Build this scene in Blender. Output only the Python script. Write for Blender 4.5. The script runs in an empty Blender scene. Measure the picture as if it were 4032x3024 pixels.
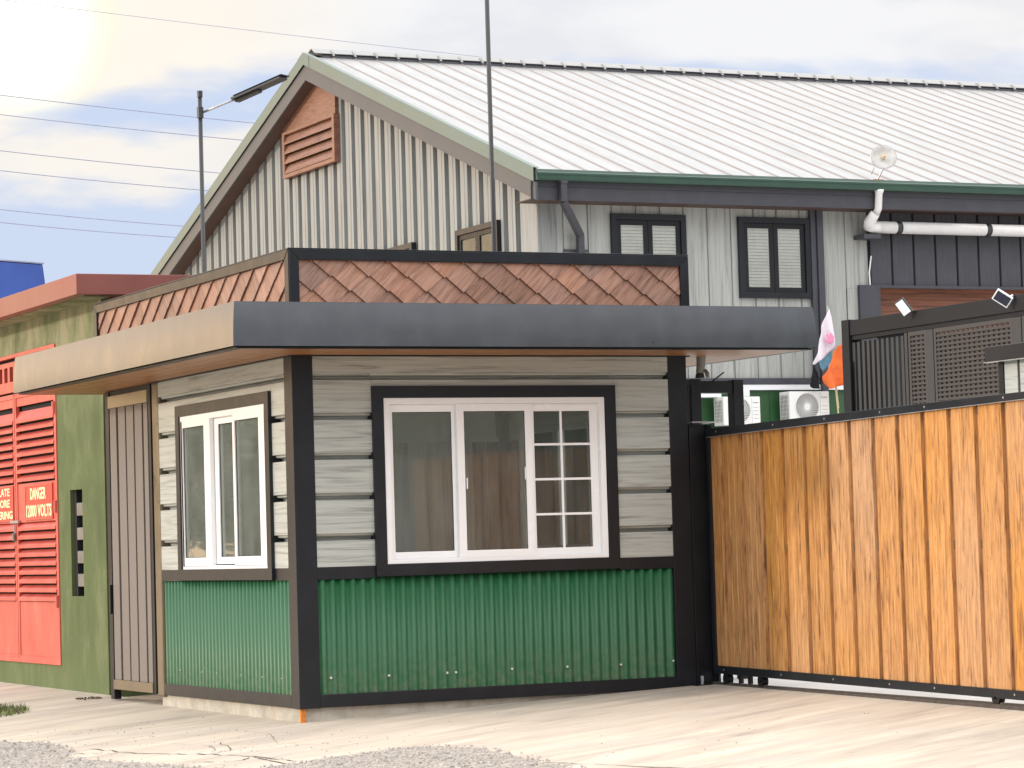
import bpy, bmesh, math, random
from mathutils import Vector, Matrix
random.seed(7)
R = math.radians
sc = bpy.context.scene
# ---------------------------------------------------------------- camera, sky, sun, exposure
# World frame: +X runs along the booth's front wall, +Y into the yard, origin at the booth's corner (metres).
CAMPOS = Vector((-7.341, -18.956, 1.087))
cR = Vector((0.90290, -0.42887, -0.02915)); cU = Vector((0.00251, -0.06254, 0.99804)); cF = Vector((0.42985, 0.90120, 0.05539))
cam_d = bpy.data.cameras.new('camera'); cam = bpy.data.objects.new('camera', cam_d); sc.collection.objects.link(cam)
cam_d.sensor_width = 36; cam_d.lens = 11462.4 / 4032 * 36; cam_d.clip_start = .1; cam_d.clip_end = 3000
cam.matrix_world = Matrix(((cR.x, cU.x, -cF.x, CAMPOS.x), (cR.y, cU.y, -cF.y, CAMPOS.y), (cR.z, cU.z, -cF.z, CAMPOS.z), (0, 0, 0, 1)))
sc.camera = cam
SUN_EL = 16; SUN = Vector((-.94, .34, 0)).normalized() * math.cos(R(SUN_EL)) + Vector((0, 0, math.sin(R(SUN_EL))))
sun_d = bpy.data.lights.new('sun', 'SUN'); sun_d.energy = 1.5; sun_d.angle = R(5); sun_d.color = (1, .87, .72)
sun_o = bpy.data.objects.new('sun', sun_d); sc.collection.objects.link(sun_o); sun_o.location = (-30, 10, 20)
sun_o.rotation_euler = (-SUN).to_track_quat('-Z', 'Y').to_euler()
w = bpy.data.worlds.new('World'); sc.world = w; w.use_nodes = True
nt = w.node_tree; N = nt.nodes; L = nt.links; N.clear()
def nd(t, **kw):
    n = N.new(t)
    for k, v in kw.items(): setattr(n, k, v)
    return n
def wmath(op, a, b=None, clamp=False):
    n = nd('ShaderNodeMath', operation=op, use_clamp=clamp)
    for i, v in enumerate((a, b)):
        if v is None: continue
        if isinstance(v, (int, float)): n.inputs[i].default_value = v
        else: L.new(v, n.inputs[i])
    return n.outputs[0]
def wvm(op, a, b):
    n = nd('ShaderNodeVectorMath', operation=op)
    for i, v in enumerate((a, b)):
        if isinstance(v, tuple): n.inputs[i].default_value = v
        else: L.new(v, n.inputs[i])
    return n
def wmap(v, a, b, c, d):
    n = nd('ShaderNodeMapRange', interpolation_type='SMOOTHSTEP'); L.new(v, n.inputs[0])
    for i, x in enumerate((a, b, c, d)): n.inputs[i + 1].default_value = x
    return n.outputs[0]
def wmix(f, a, b):
    n = nd('ShaderNodeMix', data_type='RGBA')
    if isinstance(f, float): n.inputs[0].default_value = f
    else: L.new(f, n.inputs[0])
    for i, v in ((6, a), (7, b)):
        if isinstance(v, tuple): n.inputs[i].default_value = (*v, 1)
        else: L.new(v, n.inputs[i])
    return n.outputs[2]
sky = nd('ShaderNodeTexSky', sky_type='NISHITA'); sky.sun_disc = False
sky.sun_elevation = R(SUN_EL); sky.sun_rotation = math.atan2(SUN.x, SUN.y); sky.air_density = 1.0; sky.dust_density = 1.6; sky.ozone_density = 1.2
skyc = wvm('SCALE', sky.outputs[0], (0, 0, 0)); skyc.inputs[3].default_value = .13
tc = nd('ShaderNodeTexCoord'); D = tc.outputs['Generated']
st = wvm('MULTIPLY', D, (3.2, 3.2, 9.5)).outputs[0]
n1 = nd('ShaderNodeTexNoise'); n1.inputs['Scale'].default_value = 1.9; n1.inputs['Detail'].default_value = 7; n1.inputs['Roughness'].default_value = .52; n1.inputs['Distortion'].default_value = .25
L.new(wvm('ADD', st, (4.35, 1.7, .62)).outputs[0], n1.inputs['Vector'])
n2 = nd('ShaderNodeTexNoise'); n2.inputs['Scale'].default_value = 4.6; n2.inputs['Detail'].default_value = 5
L.new(st, n2.inputs['Vector'])
sep = nd('ShaderNodeSeparateXYZ'); L.new(D, sep.inputs[0]); el = sep.outputs[2]
# broken cloud: open blue low over the horizon, closed thin cloud higher up
cover = wmap(el, .135, .20, .0, .34)
cm = wmap(wmath('ADD', n1.outputs[0], cover), .50, .64, 0, 1)
def lobe(dirv, a, b):
    v = Vector(dirv).normalized()
    return wmap(wvm('DOT_PRODUCT', D, tuple(v)).outputs['Value'], math.cos(R(a)), math.cos(R(b)), 0, 1)
warm_wide = lobe((-.52, .85, .10), 38, 8)         # the low sun side of the sky is bright and warm
warm_tight = lobe((.275, .945, .186), 7.5, 1.0)    # bright break in the cloud
halo = lobe((.2705, .9465, .184), 2.3, .2); spot = lobe((.2705, .9465, .1785), 1.9, 0)
dn = wmath('ABSOLUTE', wmath('SUBTRACT', el, .1345)); dn = wmath('ADD', dn, wmath('MULTIPLY', wmath('SUBTRACT', n2.outputs[0], .5), .045))
small = wmath('MULTIPLY', wmap(dn, .013, .004, 0, 1), lobe((.315, .9493, .1351), 5.5, 1.5))   # small cloud bank low in the sky
cm = wmath('MAXIMUM', cm, wmath('MULTIPLY', small, .9))
n3 = nd('ShaderNodeTexNoise'); n3.inputs['Scale'].default_value = 1.3; n3.inputs['Detail'].default_value = 4; L.new(wvm('ADD', st, (9.1, 3.3, 1.2)).outputs[0], n3.inputs['Vector'])
cloud = wmix(wmap(n2.outputs[0], .38, .62, 0, 1), (.84, .85, .895), (.95, .952, .97))
cloud = wmix(wmap(n3.outputs[0], .42, .62, 0, .45), cloud, (.95, .92, .89))
cloud = wmix(wmath('MULTIPLY', warm_tight, .9), cloud, (1.06, .98, .86))
blue = wmix(.86, skyc.outputs[0], (.68, .78, 1.01))
base = wmix(cm, blue, cloud)
wobble = wmap(n2.outputs[0], .35, .6, .45, 1)
base = wmix(wmath('MULTIPLY', wmath('MULTIPLY', halo, .85), wobble), base, (1.12, 1.09, .72))
base = wmix(wmath('MULTIPLY', spot, wobble), base, (1.45, 1.45, 1.30))
lowband = wmap(el, .05, .30, 1, 0)
base = wmix(wmath('MULTIPLY', wmath('MULTIPLY', warm_wide, .92), lowband), base, (3.2, 2.15, 1.15))
high = wmap(el, .17, .62, 1.0, 2.75)
fin = nd('ShaderNodeVectorMath', operation='SCALE'); L.new(base, fin.inputs[0]); L.new(high, fin.inputs[3])
bg = nd('ShaderNodeBackground'); L.new(fin.outputs[0], bg.inputs[0]); bg.inputs[1].default_value = .68
out = nd('ShaderNodeOutputWorld'); L.new(bg.outputs[0], out.inputs[0])
sc.view_settings.view_transform = 'Standard'; sc.view_settings.look = 'None'; sc.view_settings.gamma = 1
sc.view_settings.exposure = .52; sc.view_settings.use_curve_mapping = False
sc.cycles.max_bounces = 8; sc.cycles.transparent_max_bounces = 16

# ---------------------------------------------------------------- materials
MATS = {}
class Mt:
    def __init__(s, name):
        s.m = bpy.data.materials.new(name); s.m.use_nodes = True; s.t = s.m.node_tree
        s.n = s.t.nodes; s.l = s.t.links; s.p = s.n['Principled BSDF']; MATS[name] = s.m
    def node(s, t, **kw):
        n = s.n.new(t)
        for k, v in kw.items(): setattr(n, k, v)
        return n
    def put(s, sock, v):
        if isinstance(v, (int, float)): sock.default_value = v
        elif isinstance(v, tuple): sock.default_value = (*v, 1) if len(v) == 3 and sock.type == 'RGBA' else v
        else: s.l.new(v, sock)
    def coord(s, scale=(1, 1, 1), rot=(0, 0, 0), rnd=True):
        tc = s.node('ShaderNodeTexCoord'); mp = s.node('ShaderNodeMapping'); mp.inputs['Scale'].default_value = scale
        src = tc.outputs['Object']
        if any(rot):
            r0 = s.node('ShaderNodeMapping'); r0.inputs['Rotation'].default_value = rot; s.l.new(src, r0.inputs[0]); src = r0.outputs[0]
        if rnd:
            oi = s.node('ShaderNodeObjectInfo'); a = s.node('ShaderNodeVectorMath', operation='ADD'); sc_ = s.node('ShaderNodeMath', operation='MULTIPLY'); sc_.inputs[1].default_value = 37
            s.l.new(oi.outputs['Random'], sc_.inputs[0]); s.l.new(src, a.inputs[0]); s.l.new(sc_.outputs[0], a.inputs[1]); src = a.outputs[0]
        s.l.new(src, mp.inputs[0]); return mp.outputs[0]
    def noise(s, vec, scale=1, detail=4, rough=.5, dist=0):
        n = s.node('ShaderNodeTexNoise'); n.inputs['Scale'].default_value = scale; n.inputs['Detail'].default_value = detail
        n.inputs['Roughness'].default_value = rough; n.inputs['Distortion'].default_value = dist; s.l.new(vec, n.inputs['Vector']); return n.outputs[0]
    def ramp(s, f, stops):
        n = s.node('ShaderNodeValToRGB'); e = n.color_ramp.elements
        while len(e) < len(stops): e.new(.5)
        for i, (p, c) in enumerate(stops): e[i].position = p; e[i].color = (*c, 1) if len(c) == 3 else c
        s.l.new(f, n.inputs[0]); return n.outputs[0]
    def mix(s, f, a, b, mode='MIX'):
        n = s.node('ShaderNodeMix', data_type='RGBA', blend_type=mode); s.put(n.inputs[0], f); s.put(n.inputs[6], a); s.put(n.inputs[7], b); return n.outputs[2]
    def rng(s, f, a, b, c=0, d=1):
        n = s.node('ShaderNodeMapRange'); s.l.new(f, n.inputs[0])
        for i, x in enumerate((a, b, c, d)): n.inputs[i + 1].default_value = x
        return n.outputs[0]
    def bump(s, h, strength=.3, dist=.01, nrm=None):
        n = s.node('ShaderNodeBump'); n.inputs['Strength'].default_value = strength; n.inputs['Distance'].default_value = dist; s.l.new(h, n.inputs['Height'])
        if nrm: s.l.new(nrm, n.inputs['Normal'])
        return n.outputs[0]
    def fin(s, col, rough=.5, metal=0, nrm=None, spec=.5, coat=0):
        s.put(s.p.inputs['Base Color'], col); s.put(s.p.inputs['Roughness'], rough); s.p.inputs['Metallic'].default_value = metal
        s.p.inputs['Specular IOR Level'].default_value = spec; s.p.inputs['Coat Weight'].default_value = coat
        if nrm: s.l.new(nrm, s.p.inputs['Normal'])
        return s.m
def simple(name, col, rough=.5, metal=0, var=.15, scale=6, spec=.5, bumpd=0, stretch=(1, 1, 1)):
    m = Mt(name); v = m.coord(stretch); n = m.noise(v, scale, 5, .6)
    c2 = tuple(x * (1 - var) for x in col); c1 = tuple(min(1, x * (1 + var)) for x in col)
    return m.fin(m.ramp(n, [(.3, c2), (.7, c1)]), m.rng(n, .3, .7, max(0, rough - .06), rough + .08), metal, m.bump(m.noise(v, scale * 12, 3), .15, bumpd) if bumpd else None, spec)
def charcoal(name, col=(.034, .036, .040), rough=.33, wav=.012, spec=.55, metal=0, coat=0):
    m = Mt(name); v = m.coord((1, 1, 1), rnd=False)
    big = m.noise(m.coord((.8, .8, 2.2), rnd=False), 1.0, 2, .5); fine = m.noise(v, 260, 2); dust = m.noise(m.coord((1, 1, .6)), 5, 6, .65)
    c = m.mix(m.rng(dust, .45, .8, 0, .35), col, tuple(min(1, x * 1.8 + .004) for x in col))
    b = m.bump(big, .5, wav * 6); b = m.bump(fine, .12, .0012, b)
    m.p.inputs['Coat Roughness'].default_value = .22
    return m.fin(c, m.rng(dust, .3, .8, rough - .04, rough + .12), metal, b, spec, coat)
charcoal('charcoal_fascia', (.058, .065, .076), .30, .004, .8, .35, .55)
charcoal('charcoal_trim', (.013, .015, .019), .34, .002, .28, .03, .06)
charcoal('charcoal_far', (.052, .054, .065), .45, .003, .4)
charcoal('black_steel', (.008, .009, .011), .40, .002, .3)
simple('screen_shaded', (.011, .011, .013), .6, 0, .2, 5, .25)  # colour darkened to stand for the shade the screen lies in
def woodprint(name, light, mid, dark, sc_long, thr=.62, rough=.5, fl=0, rot=(0, 0, 0), rel=.0015, var=0):
    m = Mt(name); v = m.coord(sc_long, rot)
    g = m.noise(v, 1, 6, .62, .7); g2 = m.noise(m.coord(tuple(x * 2.7 for x in sc_long), rot), 1, 4, .6, .3); big = m.noise(m.coord(tuple(max(x * .22, .4) for x in sc_long), rot), 1, 2)
    c = m.ramp(g, [(.32, dark), (.46, mid), (thr, light)])
    c = m.mix(m.rng(g2, .5, .72, 0, .55), c, mid)
    c = m.mix(m.rng(big, .35, .7, 0, .35), c, light)
    if fl:
        vv = m.coord(tuple(x * 1.0 for x in sc_long), rot); f2 = m.noise(vv, 2.6, 3, .5, 1.6)
        c = m.mix(m.rng(f2, .66, .72, 0, fl), c, dark)
    if var:   # every board a little lighter or darker than the next
        oi = m.node('ShaderNodeObjectInfo'); hs = m.node('ShaderNodeHueSaturation'); m.l.new(c, hs.inputs['Color']); m.l.new(m.rng(oi.outputs['Random'], 0, 1, 1 - var, 1 + var * .6), hs.inputs['Value']); m.l.new(m.rng(m.noise(m.coord((.01, .01, .01)), 40, 1), .3, .7, .85, 1.1), hs.inputs['Saturation']); c = hs.outputs[0]
    return m.fin(c, rough, 0, m.bump(g, .35, rel))
woodprint('grey_siding', (.44, .465, .435), (.37, .39, .365), (.18, .19, .178), (1.5, 1.5, 42), .58, .45)
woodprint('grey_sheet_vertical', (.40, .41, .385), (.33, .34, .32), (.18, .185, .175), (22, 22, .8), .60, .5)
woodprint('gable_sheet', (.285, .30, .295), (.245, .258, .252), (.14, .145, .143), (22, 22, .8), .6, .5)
woodprint('gate_board', (.60, .30, .10), (.42, .19, .058), (.11, .042, .014), (46, 46, 4.2), .62, .5, 1.0, var=.06)
simple('gate_groove_dark', (.14, .075, .04), .7); simple('gate_groove', (.30, .15, .07), .6, 0, .25, 4, stretch=(6, 6, 1))
woodprint('shingle_front', (.42, .225, .15), (.30, .145, .092), (.14, .062, .040), (4, 4, 44), .62, .5, .5, rot=(0, R(45), 0), var=.26)
woodprint('shingle_side', (.36, .20, .14), (.28, .14, .095), (.15, .065, .045), (5, 5, 62), .62, .5, .3, rot=(R(-45), 0, 0), var=.2)
woodprint('soffit_board', (.36, .165, .055), (.28, .115, .036), (.13, .052, .016), (3, 34, 20), .62, .4)
woodprint('vent_timber', (.26, .125, .08), (.20, .09, .056), (.10, .045, .028), (3, 3, 26), .62, .5)
woodprint('roller_wood', (.30, .11, .06), (.20, .07, .038), (.04, .014, .008), (1, 1, 20), .62, .5)
simple('white_upvc', (.84, .85, .86), .22, 0, .02, 3, .5)
simple('rubber', (.02, .02, .02), .6)
simple('screw_head', (.75, .74, .70), .3, .3, .05)
m = Mt('green_sheet'); v = m.coord((1, 1, .35), rnd=False); n = m.noise(v, 3.5, 6, .65); n3 = m.noise(m.coord((9, 9, .7), rnd=False), 2, 4)
c = m.mix(m.rng(n, .42, .75, 0, .5), (.018, .115, .044), (.045, .150, .072)); c = m.mix(m.rng(n3, .55, .8, 0, .25), c, (.11, .20, .12))
sz = m.node('ShaderNodeSeparateXYZ'); tcz = m.node('ShaderNodeTexCoord'); m.l.new(tcz.outputs['Object'], sz.inputs[0]); spl = m.node('ShaderNodeMath', operation='MULTIPLY')
m.l.new(m.rng(sz.outputs[2], .42, .09, 0, 1), spl.inputs[0]); m.l.new(m.rng(m.noise(m.coord((3, 3, 3), rnd=False), 5, 7, .75), .42, .68, 0, .5), spl.inputs[1]); c = m.mix(spl.outputs[0], c, (.20, .19, .13))
m.fin(c, m.rng(n, .3, .7, .40, .52), 0, m.bump(n, .2, .003), .5)
m = Mt('green_plaster'); v = m.coord((1.7, 1.7, .85), rnd=False); n = m.noise(v, 1.9, 9, .70, .2); n2_ = m.noise(m.coord(rnd=False), 2.3, 5); f = m.noise(m.coord(rnd=False), 60, 4)
zc = m.node('ShaderNodeSeparateXYZ'); tcg = m.node('ShaderNodeTexCoord'); m.l.new(tcg.outputs['Object'], zc.inputs[0])
c = m.ramp(n, [(.3, (.075, .098, .038)), (.5, (.105, .132, .053)), (.72, (.18, .195, .10))]); c = m.mix(m.rng(n2_, .5, .8, 0, .4), c, (.11, .16, .05))
weather = m.node('ShaderNodeMath', operation='MULTIPLY'); m.l.new(m.rng(zc.outputs[2], 2.2, 3.2, 0, .8), weather.inputs[0]); m.l.new(m.rng(n, .4, .62, .2, 1), weather.inputs[1])
c = m.mix(weather.outputs[0], c, (.33, .31, .20))
c = m.mix(m.rng(zc.outputs[2], .35, -.1, 0, .45), c, (.13, .17, .075))
m.fin(c, .8, 0, m.bump(f, .35, .004), .3)
m = Mt('red_paint'); v = m.coord((1, 1, .5), rnd=False); n = m.noise(v, 4, 6, .7); n2_ = m.noise(m.coord((3, 3, 3), rnd=False), 14, 5, .7)
c = m.ramp(n, [(.3, (.47, .070, .050)), (.6, (.57, .11, .080)), (.8, (.66, .24, .19))]); c = m.mix(m.rng(n2_, .68, .76, 0, .5), c, (.35, .09, .05))
m.fin(c, .45, 0, m.bump(n, .15, .003))
simple('red_fascia', (.235, .070, .054), .42, 0, .12, 2.2)
simple('red_fascia_edge', (.30, .085, .062), .42, 0, .12, 2.2)
simple('sign_red', (.60, .045, .03), .35, 0, .1, 5); simple('sign_yellow', (.90, .86, .50), .4, 0, .1, 18)
simple('concrete_block', (.20, .18, .155), .85, 0, .22, 9, bumpd=.02); simple('dark_recess', (.012, .012, .014), .9)
m = Mt('plinth_concrete'); n = m.noise(m.coord(rnd=False), 7, 8, .7); n4 = m.noise(m.coord((1, 1, .2), rnd=False), 3, 4); c = m.ramp(n, [(.3, (.32, .30, .25)), (.7, (.55, .52, .45))]); c = m.mix(m.rng(n4, .5, .7, 0, .5), c, (.46, .37, .26)); m.fin(c, .9, 0, m.bump(n, .5, .01), .3)
simple('stain_dark', (.33, .28, .235), .9, 0, .2, 9); simple('rust_orange', (.55, .19, .03), .8, 0, .3, 30)
m = Mt('roof_sheet'); n = m.noise(m.coord((3, .35, .35)), 2.2, 6, .62); n5 = m.noise(m.coord((1, 1, 1)), 9, 4, .7)
c = m.ramp(n, [(.25, (.25, .248, .238)), (.45, (.31, .308, .297)), (.65, (.35, .348, .338))]); c = m.mix(m.rng(n5, .58, .8, 0, .45), c, (.36, .31, .27)); m.fin(c, .42, 0, None, .5)
simple('roof_rib', (.27, .24, .225), .6, 0, .12, 3)  # shadow lines along the ribs put into their colour, darker than the sheets
simple('barge_green', (.125, .168, .148), .42, 0, .10, 1.5); simple('barge_grey', (.070, .074, .083), .45, 0, .10, 1.5)
simple('gutter_green', (.018, .060, .038), .30, 0, .2, 1.2, .6); simple('rake_soffit', (.085, .050, .042), .7, 0, .2, 3)
simple('wall_green', (.022, .085, .026), .45, 0, .2, 1.5)
simple('pvc_white', (.80, .79, .78), .32, 0, .06, 4); simple('galv', (.42, .42, .43), .35, .6, .15, 8); simple('dish_white', (.55, .54, .52), .5, 0, .2, 9)
simple('ridge_metal', (.30, .30, .29), .4, 0, .1, 3); simple('blind_slat', (.88, .82, .76), .6, 0, .10, 3); simple('ac_white', (.82, .81, .78), .4, 0, .04, 4); simple('ac_grey', (.20, .20, .19), .5); simple('logo_grey', (.30, .30, .32), .5)
simple('flag_white', (.78, .70, .76), .8, 0, .08, 5); simple('flag_blue', (.20, .48, .66), .8, 0, .12, 6); simple('flag_orange', (.80, .16, .035), .85, 0, .2, 9); simple('flag_pink', (.80, .25, .42), .8); simple('flag_red', (.72, .04, .01), .8); simple('bamboo', (.66, .53, .32), .6, 0, .2, 20, stretch=(1, 1, 4)); simple('black_cloth', (.012, .012, .014), .9)
simple('screen_slat', (.026, .027, .029), .5, 0, .1, 3); simple('lattice', (.038, .033, .032), .6, 0, .12, 5); simple('deck_brown', (.36, .19, .14), .7, 0, .35, 12, stretch=(1, 1, .5))  # screen slats and lattice darkened too, for the shade on the screen
simple('blue_steel', (.035, .085, .36), .42, 0, .1, 2); simple('lamp_black', (.03, .031, .033), .4); simple('panel_cell', (.01, .012, .03), .15); simple('cable_grey', (.26, .29, .42), .6)
simple('gate_slat', (.175, .152, .138), .55, 0, .12, 40, bumpd=.01); simple('slat_header', (.38, .30, .17), .35, 0, .08, 6); simple('post_warm_sheen', (.17, .135, .085), .30, .3, .10, 4)  # post metal carries the warm sky's reflection in its colour
simple('inner_wall', (.70, .72, .71), .8, 0, .06, 3); simple('inner_floor', (.40, .38, .35), .7); simple('inner_dark', (.05, .05, .052), .7); simple('curtain', (.30, .32, .31), .85, 0, .12, 3, stretch=(9, 9, .3)); simple('lining_grey', (.66, .64, .60), .7, 0, .08, 3, stretch=(9, 9, .3)); simple('lining_brown', (.15, .085, .07), .6, 0, .2, 3, stretch=(9, 9, .3))
simple('pebble', (.38, .35, .32), .9, 0, .5, 14); simple('bark', (.10, .075, .05), .9, 0, .3, 12)
simple('fence_sheet', (.20, .19, .185), .6, 0, .2, 1.2, stretch=(3, 3, .3)); simple('fence_rail', (.62, .62, .58), .4)
m = Mt('leaf'); oi = m.node('ShaderNodeTexCoord'); n = m.noise(m.coord(rnd=False), 2.2, 4); m.fin(m.ramp(n, [(.3, (.06, .08, .035)), (.6, (.12, .15, .07)), (.8, (.22, .21, .11))]), .6)
simple('grass_blade', (.11, .13, .035), .7, 0, .35, 5)
def glass(name, lo, tint, ior, dust=.02):
    m = Mt(name); gl = m.node('ShaderNodeBsdfGlossy'); gl.inputs['Roughness'].default_value = .02; tr = m.node('ShaderNodeBsdfTransparent'); tr.inputs[0].default_value = (*tint, 1)
    fr = m.node('ShaderNodeFresnel'); fr.inputs[0].default_value = ior; mx = m.node('ShaderNodeMixShader'); gl.inputs[0].default_value = (.95, .97, .96, 1)
    m.l.new(m.bump(m.noise(m.coord((1, 1, 1), rnd=True), .9, 1), .25, .012), gl.inputs['Normal'])
    m.l.new(m.rng(fr.outputs[0], 0, 1, lo, 1), mx.inputs[0]); m.l.new(tr.outputs[0], mx.inputs[1]); m.l.new(gl.outputs[0], mx.inputs[2]); df = m.node('ShaderNodeBsdfDiffuse'); df.inputs[0].default_value = (.62, .64, .61, 1); m2_ = m.node('ShaderNodeMixShader'); dust_n = m.noise(m.coord((2, 2, 1)), 3, 6, .7)
    m.l.new(m.rng(dust_n, .3, .75, dust * .55, dust * 1.5), m2_.inputs[0]); m.l.new(mx.outputs[0], m2_.inputs[1]); m.l.new(df.outputs[0], m2_.inputs[2]); m.l.new(m2_.outputs[0], m.n['Material Output'].inputs[0])
glass('glass', .0, (.92, .95, .93), 1.5, .075); glass('clear_glass', .0, (.92, .94, .93), 1.4, .03)
# ground materials
m = Mt('driveway_concrete'); a = m.noise(m.coord((.55, 3.6, 1), (0, 0, R(-27)), rnd=False), 1.0, 7, .66, .6); b = m.noise(m.coord(rnd=False), 1.1, 6, .6); f = m.noise(m.coord(rnd=False), 34, 6, .7); sp = m.noise(m.coord(rnd=False), 9, 3, .5)
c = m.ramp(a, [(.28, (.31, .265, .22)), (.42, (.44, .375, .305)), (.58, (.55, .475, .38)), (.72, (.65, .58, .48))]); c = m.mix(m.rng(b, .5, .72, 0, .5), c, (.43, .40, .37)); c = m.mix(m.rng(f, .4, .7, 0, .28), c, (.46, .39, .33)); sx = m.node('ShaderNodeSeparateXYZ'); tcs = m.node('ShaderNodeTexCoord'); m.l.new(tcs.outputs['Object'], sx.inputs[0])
shade_mask = m.node('ShaderNodeMath', operation='MULTIPLY'); m.l.new(m.rng(sx.outputs[1], -1.9, -.2, 0, 1), shade_mask.inputs[0]); m.l.new(m.rng(sx.outputs[0], .3, 2.2, 0, .75), shade_mask.inputs[1])  # booth's shadow painted into the concrete: darker along the front wall, towards the right
shade_mix = m.node('ShaderNodeMath', operation='MULTIPLY'); m.l.new(shade_mask.outputs[0], shade_mix.inputs[0]); m.l.new(m.rng(a, .25, .65, 1, .35), shade_mix.inputs[1]); c = m.mix(shade_mix.outputs[0], c, (.29, .275, .245))
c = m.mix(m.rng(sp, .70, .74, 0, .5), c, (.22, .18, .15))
m.fin(c, .85, 0, m.bump(f, .3, .006), .3)
m = Mt('yard_concrete'); b = m.noise(m.coord(rnd=False), 1.1, 6, .6); m.fin(m.ramp(b, [(.3, (.52, .52, .50)), (.7, (.64, .64, .62))]), .8)
m = Mt('dirt'); b = m.noise(m.coord(rnd=False), 1.5, 8, .65); f = m.noise(m.coord(rnd=False), 70, 5, .8); c = m.ramp(b, [(.3, (.40, .31, .22)), (.7, (.58, .47, .35))]); c = m.mix(m.rng(f, .45, .62, 0, .5), c, (.26, .24, .21)); m.fin(c, .95, 0, m.bump(f, .6, .012), .2)
m = Mt('asphalt_gravel'); vo = m.node('ShaderNodeTexVoronoi'); vo.inputs['Scale'].default_value = 62; m.l.new(m.coord(rnd=False), vo.inputs['Vector']); hs = m.node('ShaderNodeSeparateColor'); m.l.new(vo.outputs['Color'], hs.inputs[0])
c = m.ramp(hs.outputs[0], [(.0, (.22, .20, .18)), (.45, (.33, .30, .27)), (.75, (.45, .40, .34)), (1, (.58, .50, .41))]); m.fin(c, .9, 0, m.bump(vo.outputs['Distance'], .9, .012), .25)
simple('crack_dark', (.075, .06, .05), .95, 0, .3, 20)
MT = lambda k: MATS[k]

# ---------------------------------------------------------------- helpers
COL = sc.collection
class MB:
    def __init__(s): s.v = []; s.f = []; s.mi = []; s.cur = 0
    def add(s, vs, fs):
        o = len(s.v); s.v += [tuple(p) for p in vs]; s.f += [tuple(i + o for i in f) for f in fs]; s.mi += [s.cur] * len(fs); return s
    def box(s, x0, x1, y0, y1, z0, z1):
        return s.add([(x, y, z) for x in (x0, x1) for y in (y0, y1) for z in (z0, z1)], [(0, 1, 3, 2), (4, 6, 7, 5), (0, 4, 5, 1), (2, 3, 7, 6), (0, 2, 6, 4), (1, 5, 7, 3)])
    def prism(s, poly, d, mapf=None):
        """poly: 3D points of one planar face, d: extrusion vector"""
        n = len(poly); a = [Vector(p) for p in poly]; b = [p + Vector(d) for p in a]
        return s.add(a + b, [tuple(range(n)), tuple(range(2 * n - 1, n - 1, -1))] + [(i, (i + 1) % n, n + (i + 1) % n, n + i) for i in range(n)])
    def tube(s, pts, r, n=10, cap=True):
        pts = [Vector(p) for p in pts]; rs = r if isinstance(r, (list, tuple)) else [r] * len(pts); rings = []
        for i, p in enumerate(pts):
            d = (pts[min(i + 1, len(pts) - 1)] - pts[max(i - 1, 0)]).normalized(); a = d.orthogonal().normalized() if i == 0 else (pa - d * pa.dot(d)).normalized(); pa = a; b = d.cross(a)
            rings.append([p + (a * math.cos(2 * math.pi * k / n) + b * math.sin(2 * math.pi * k / n)) * rs[i] for k in range(n)])
        vs = [q for r_ in rings for q in r_]; fs = [(i * n + k, i * n + (k + 1) % n, (i + 1) * n + (k + 1) % n, (i + 1) * n + k) for i in range(len(pts) - 1) for k in range(n)]
        if cap: fs += [tuple(range(n - 1, -1, -1)), tuple(range((len(pts) - 1) * n, len(pts) * n))]
        return s.add(vs, fs)
    def mesh(s, name, mats, smooth=False, recalc=True):
        me = bpy.data.meshes.new(name); me.from_pydata(s.v, [], s.f)
        for q in (mats if isinstance(mats, (list, tuple)) else [mats]): me.materials.append(MT(q))
        me.polygons.foreach_set('material_index', s.mi)
        if recalc:
            bm = bmesh.new(); bm.from_mesh(me); bmesh.ops.recalc_face_normals(bm, faces=bm.faces); bm.to_mesh(me); bm.free()
        if smooth: me.polygons.foreach_set('use_smooth', [True] * len(me.polygons))
        me.update(); return me
    def build(s, name, mats, parent=None, smooth=False, bevel=0, **props):
        o = bpy.data.objects.new(name, s.mesh(name, mats, smooth)); COL.objects.link(o)
        if parent: o.parent = parent; o.matrix_parent_inverse = Matrix.Translation(-Vector(wloc(parent)))
        if bevel:
            b = o.modifiers.new('bevel', 'BEVEL'); b.width = bevel; b.segments = 2; b.limit_method = 'ANGLE'
        for k, v in props.items(): o[k] = v
        return o
def wloc(o):
    l = Vector(o.location)
    while o.parent: l = l + Vector(o.matrix_parent_inverse.translation); o = o.parent; l = l + Vector(o.location)
    return l
def thing(name, label, cat, loc=(0, 0, 0), group=None):
    o = bpy.data.objects.new(name, None); COL.objects.link(o); o.location = loc; o.empty_display_size = .2
    o['label'] = label; o['category'] = cat
    if group: o['group'] = group
    return o
def tag(o, label, cat, group=None):
    o['label'] = label; o['category'] = cat
    if group: o['group'] = group
    return o
def inst(name, me, parent, loc, rot=(0, 0, 0)):
    o = bpy.data.objects.new(name, me); COL.objects.link(o); o.location = loc; o.rotation_euler = rot
    if parent: o.parent = parent; o.matrix_parent_inverse = Matrix.Translation(-Vector(wloc(parent)))
    return o
def B(name, mat, parent, *b, bevel=0, **kw): return MB().box(*b).build(name, mat, parent, bevel=bevel, **kw)
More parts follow.
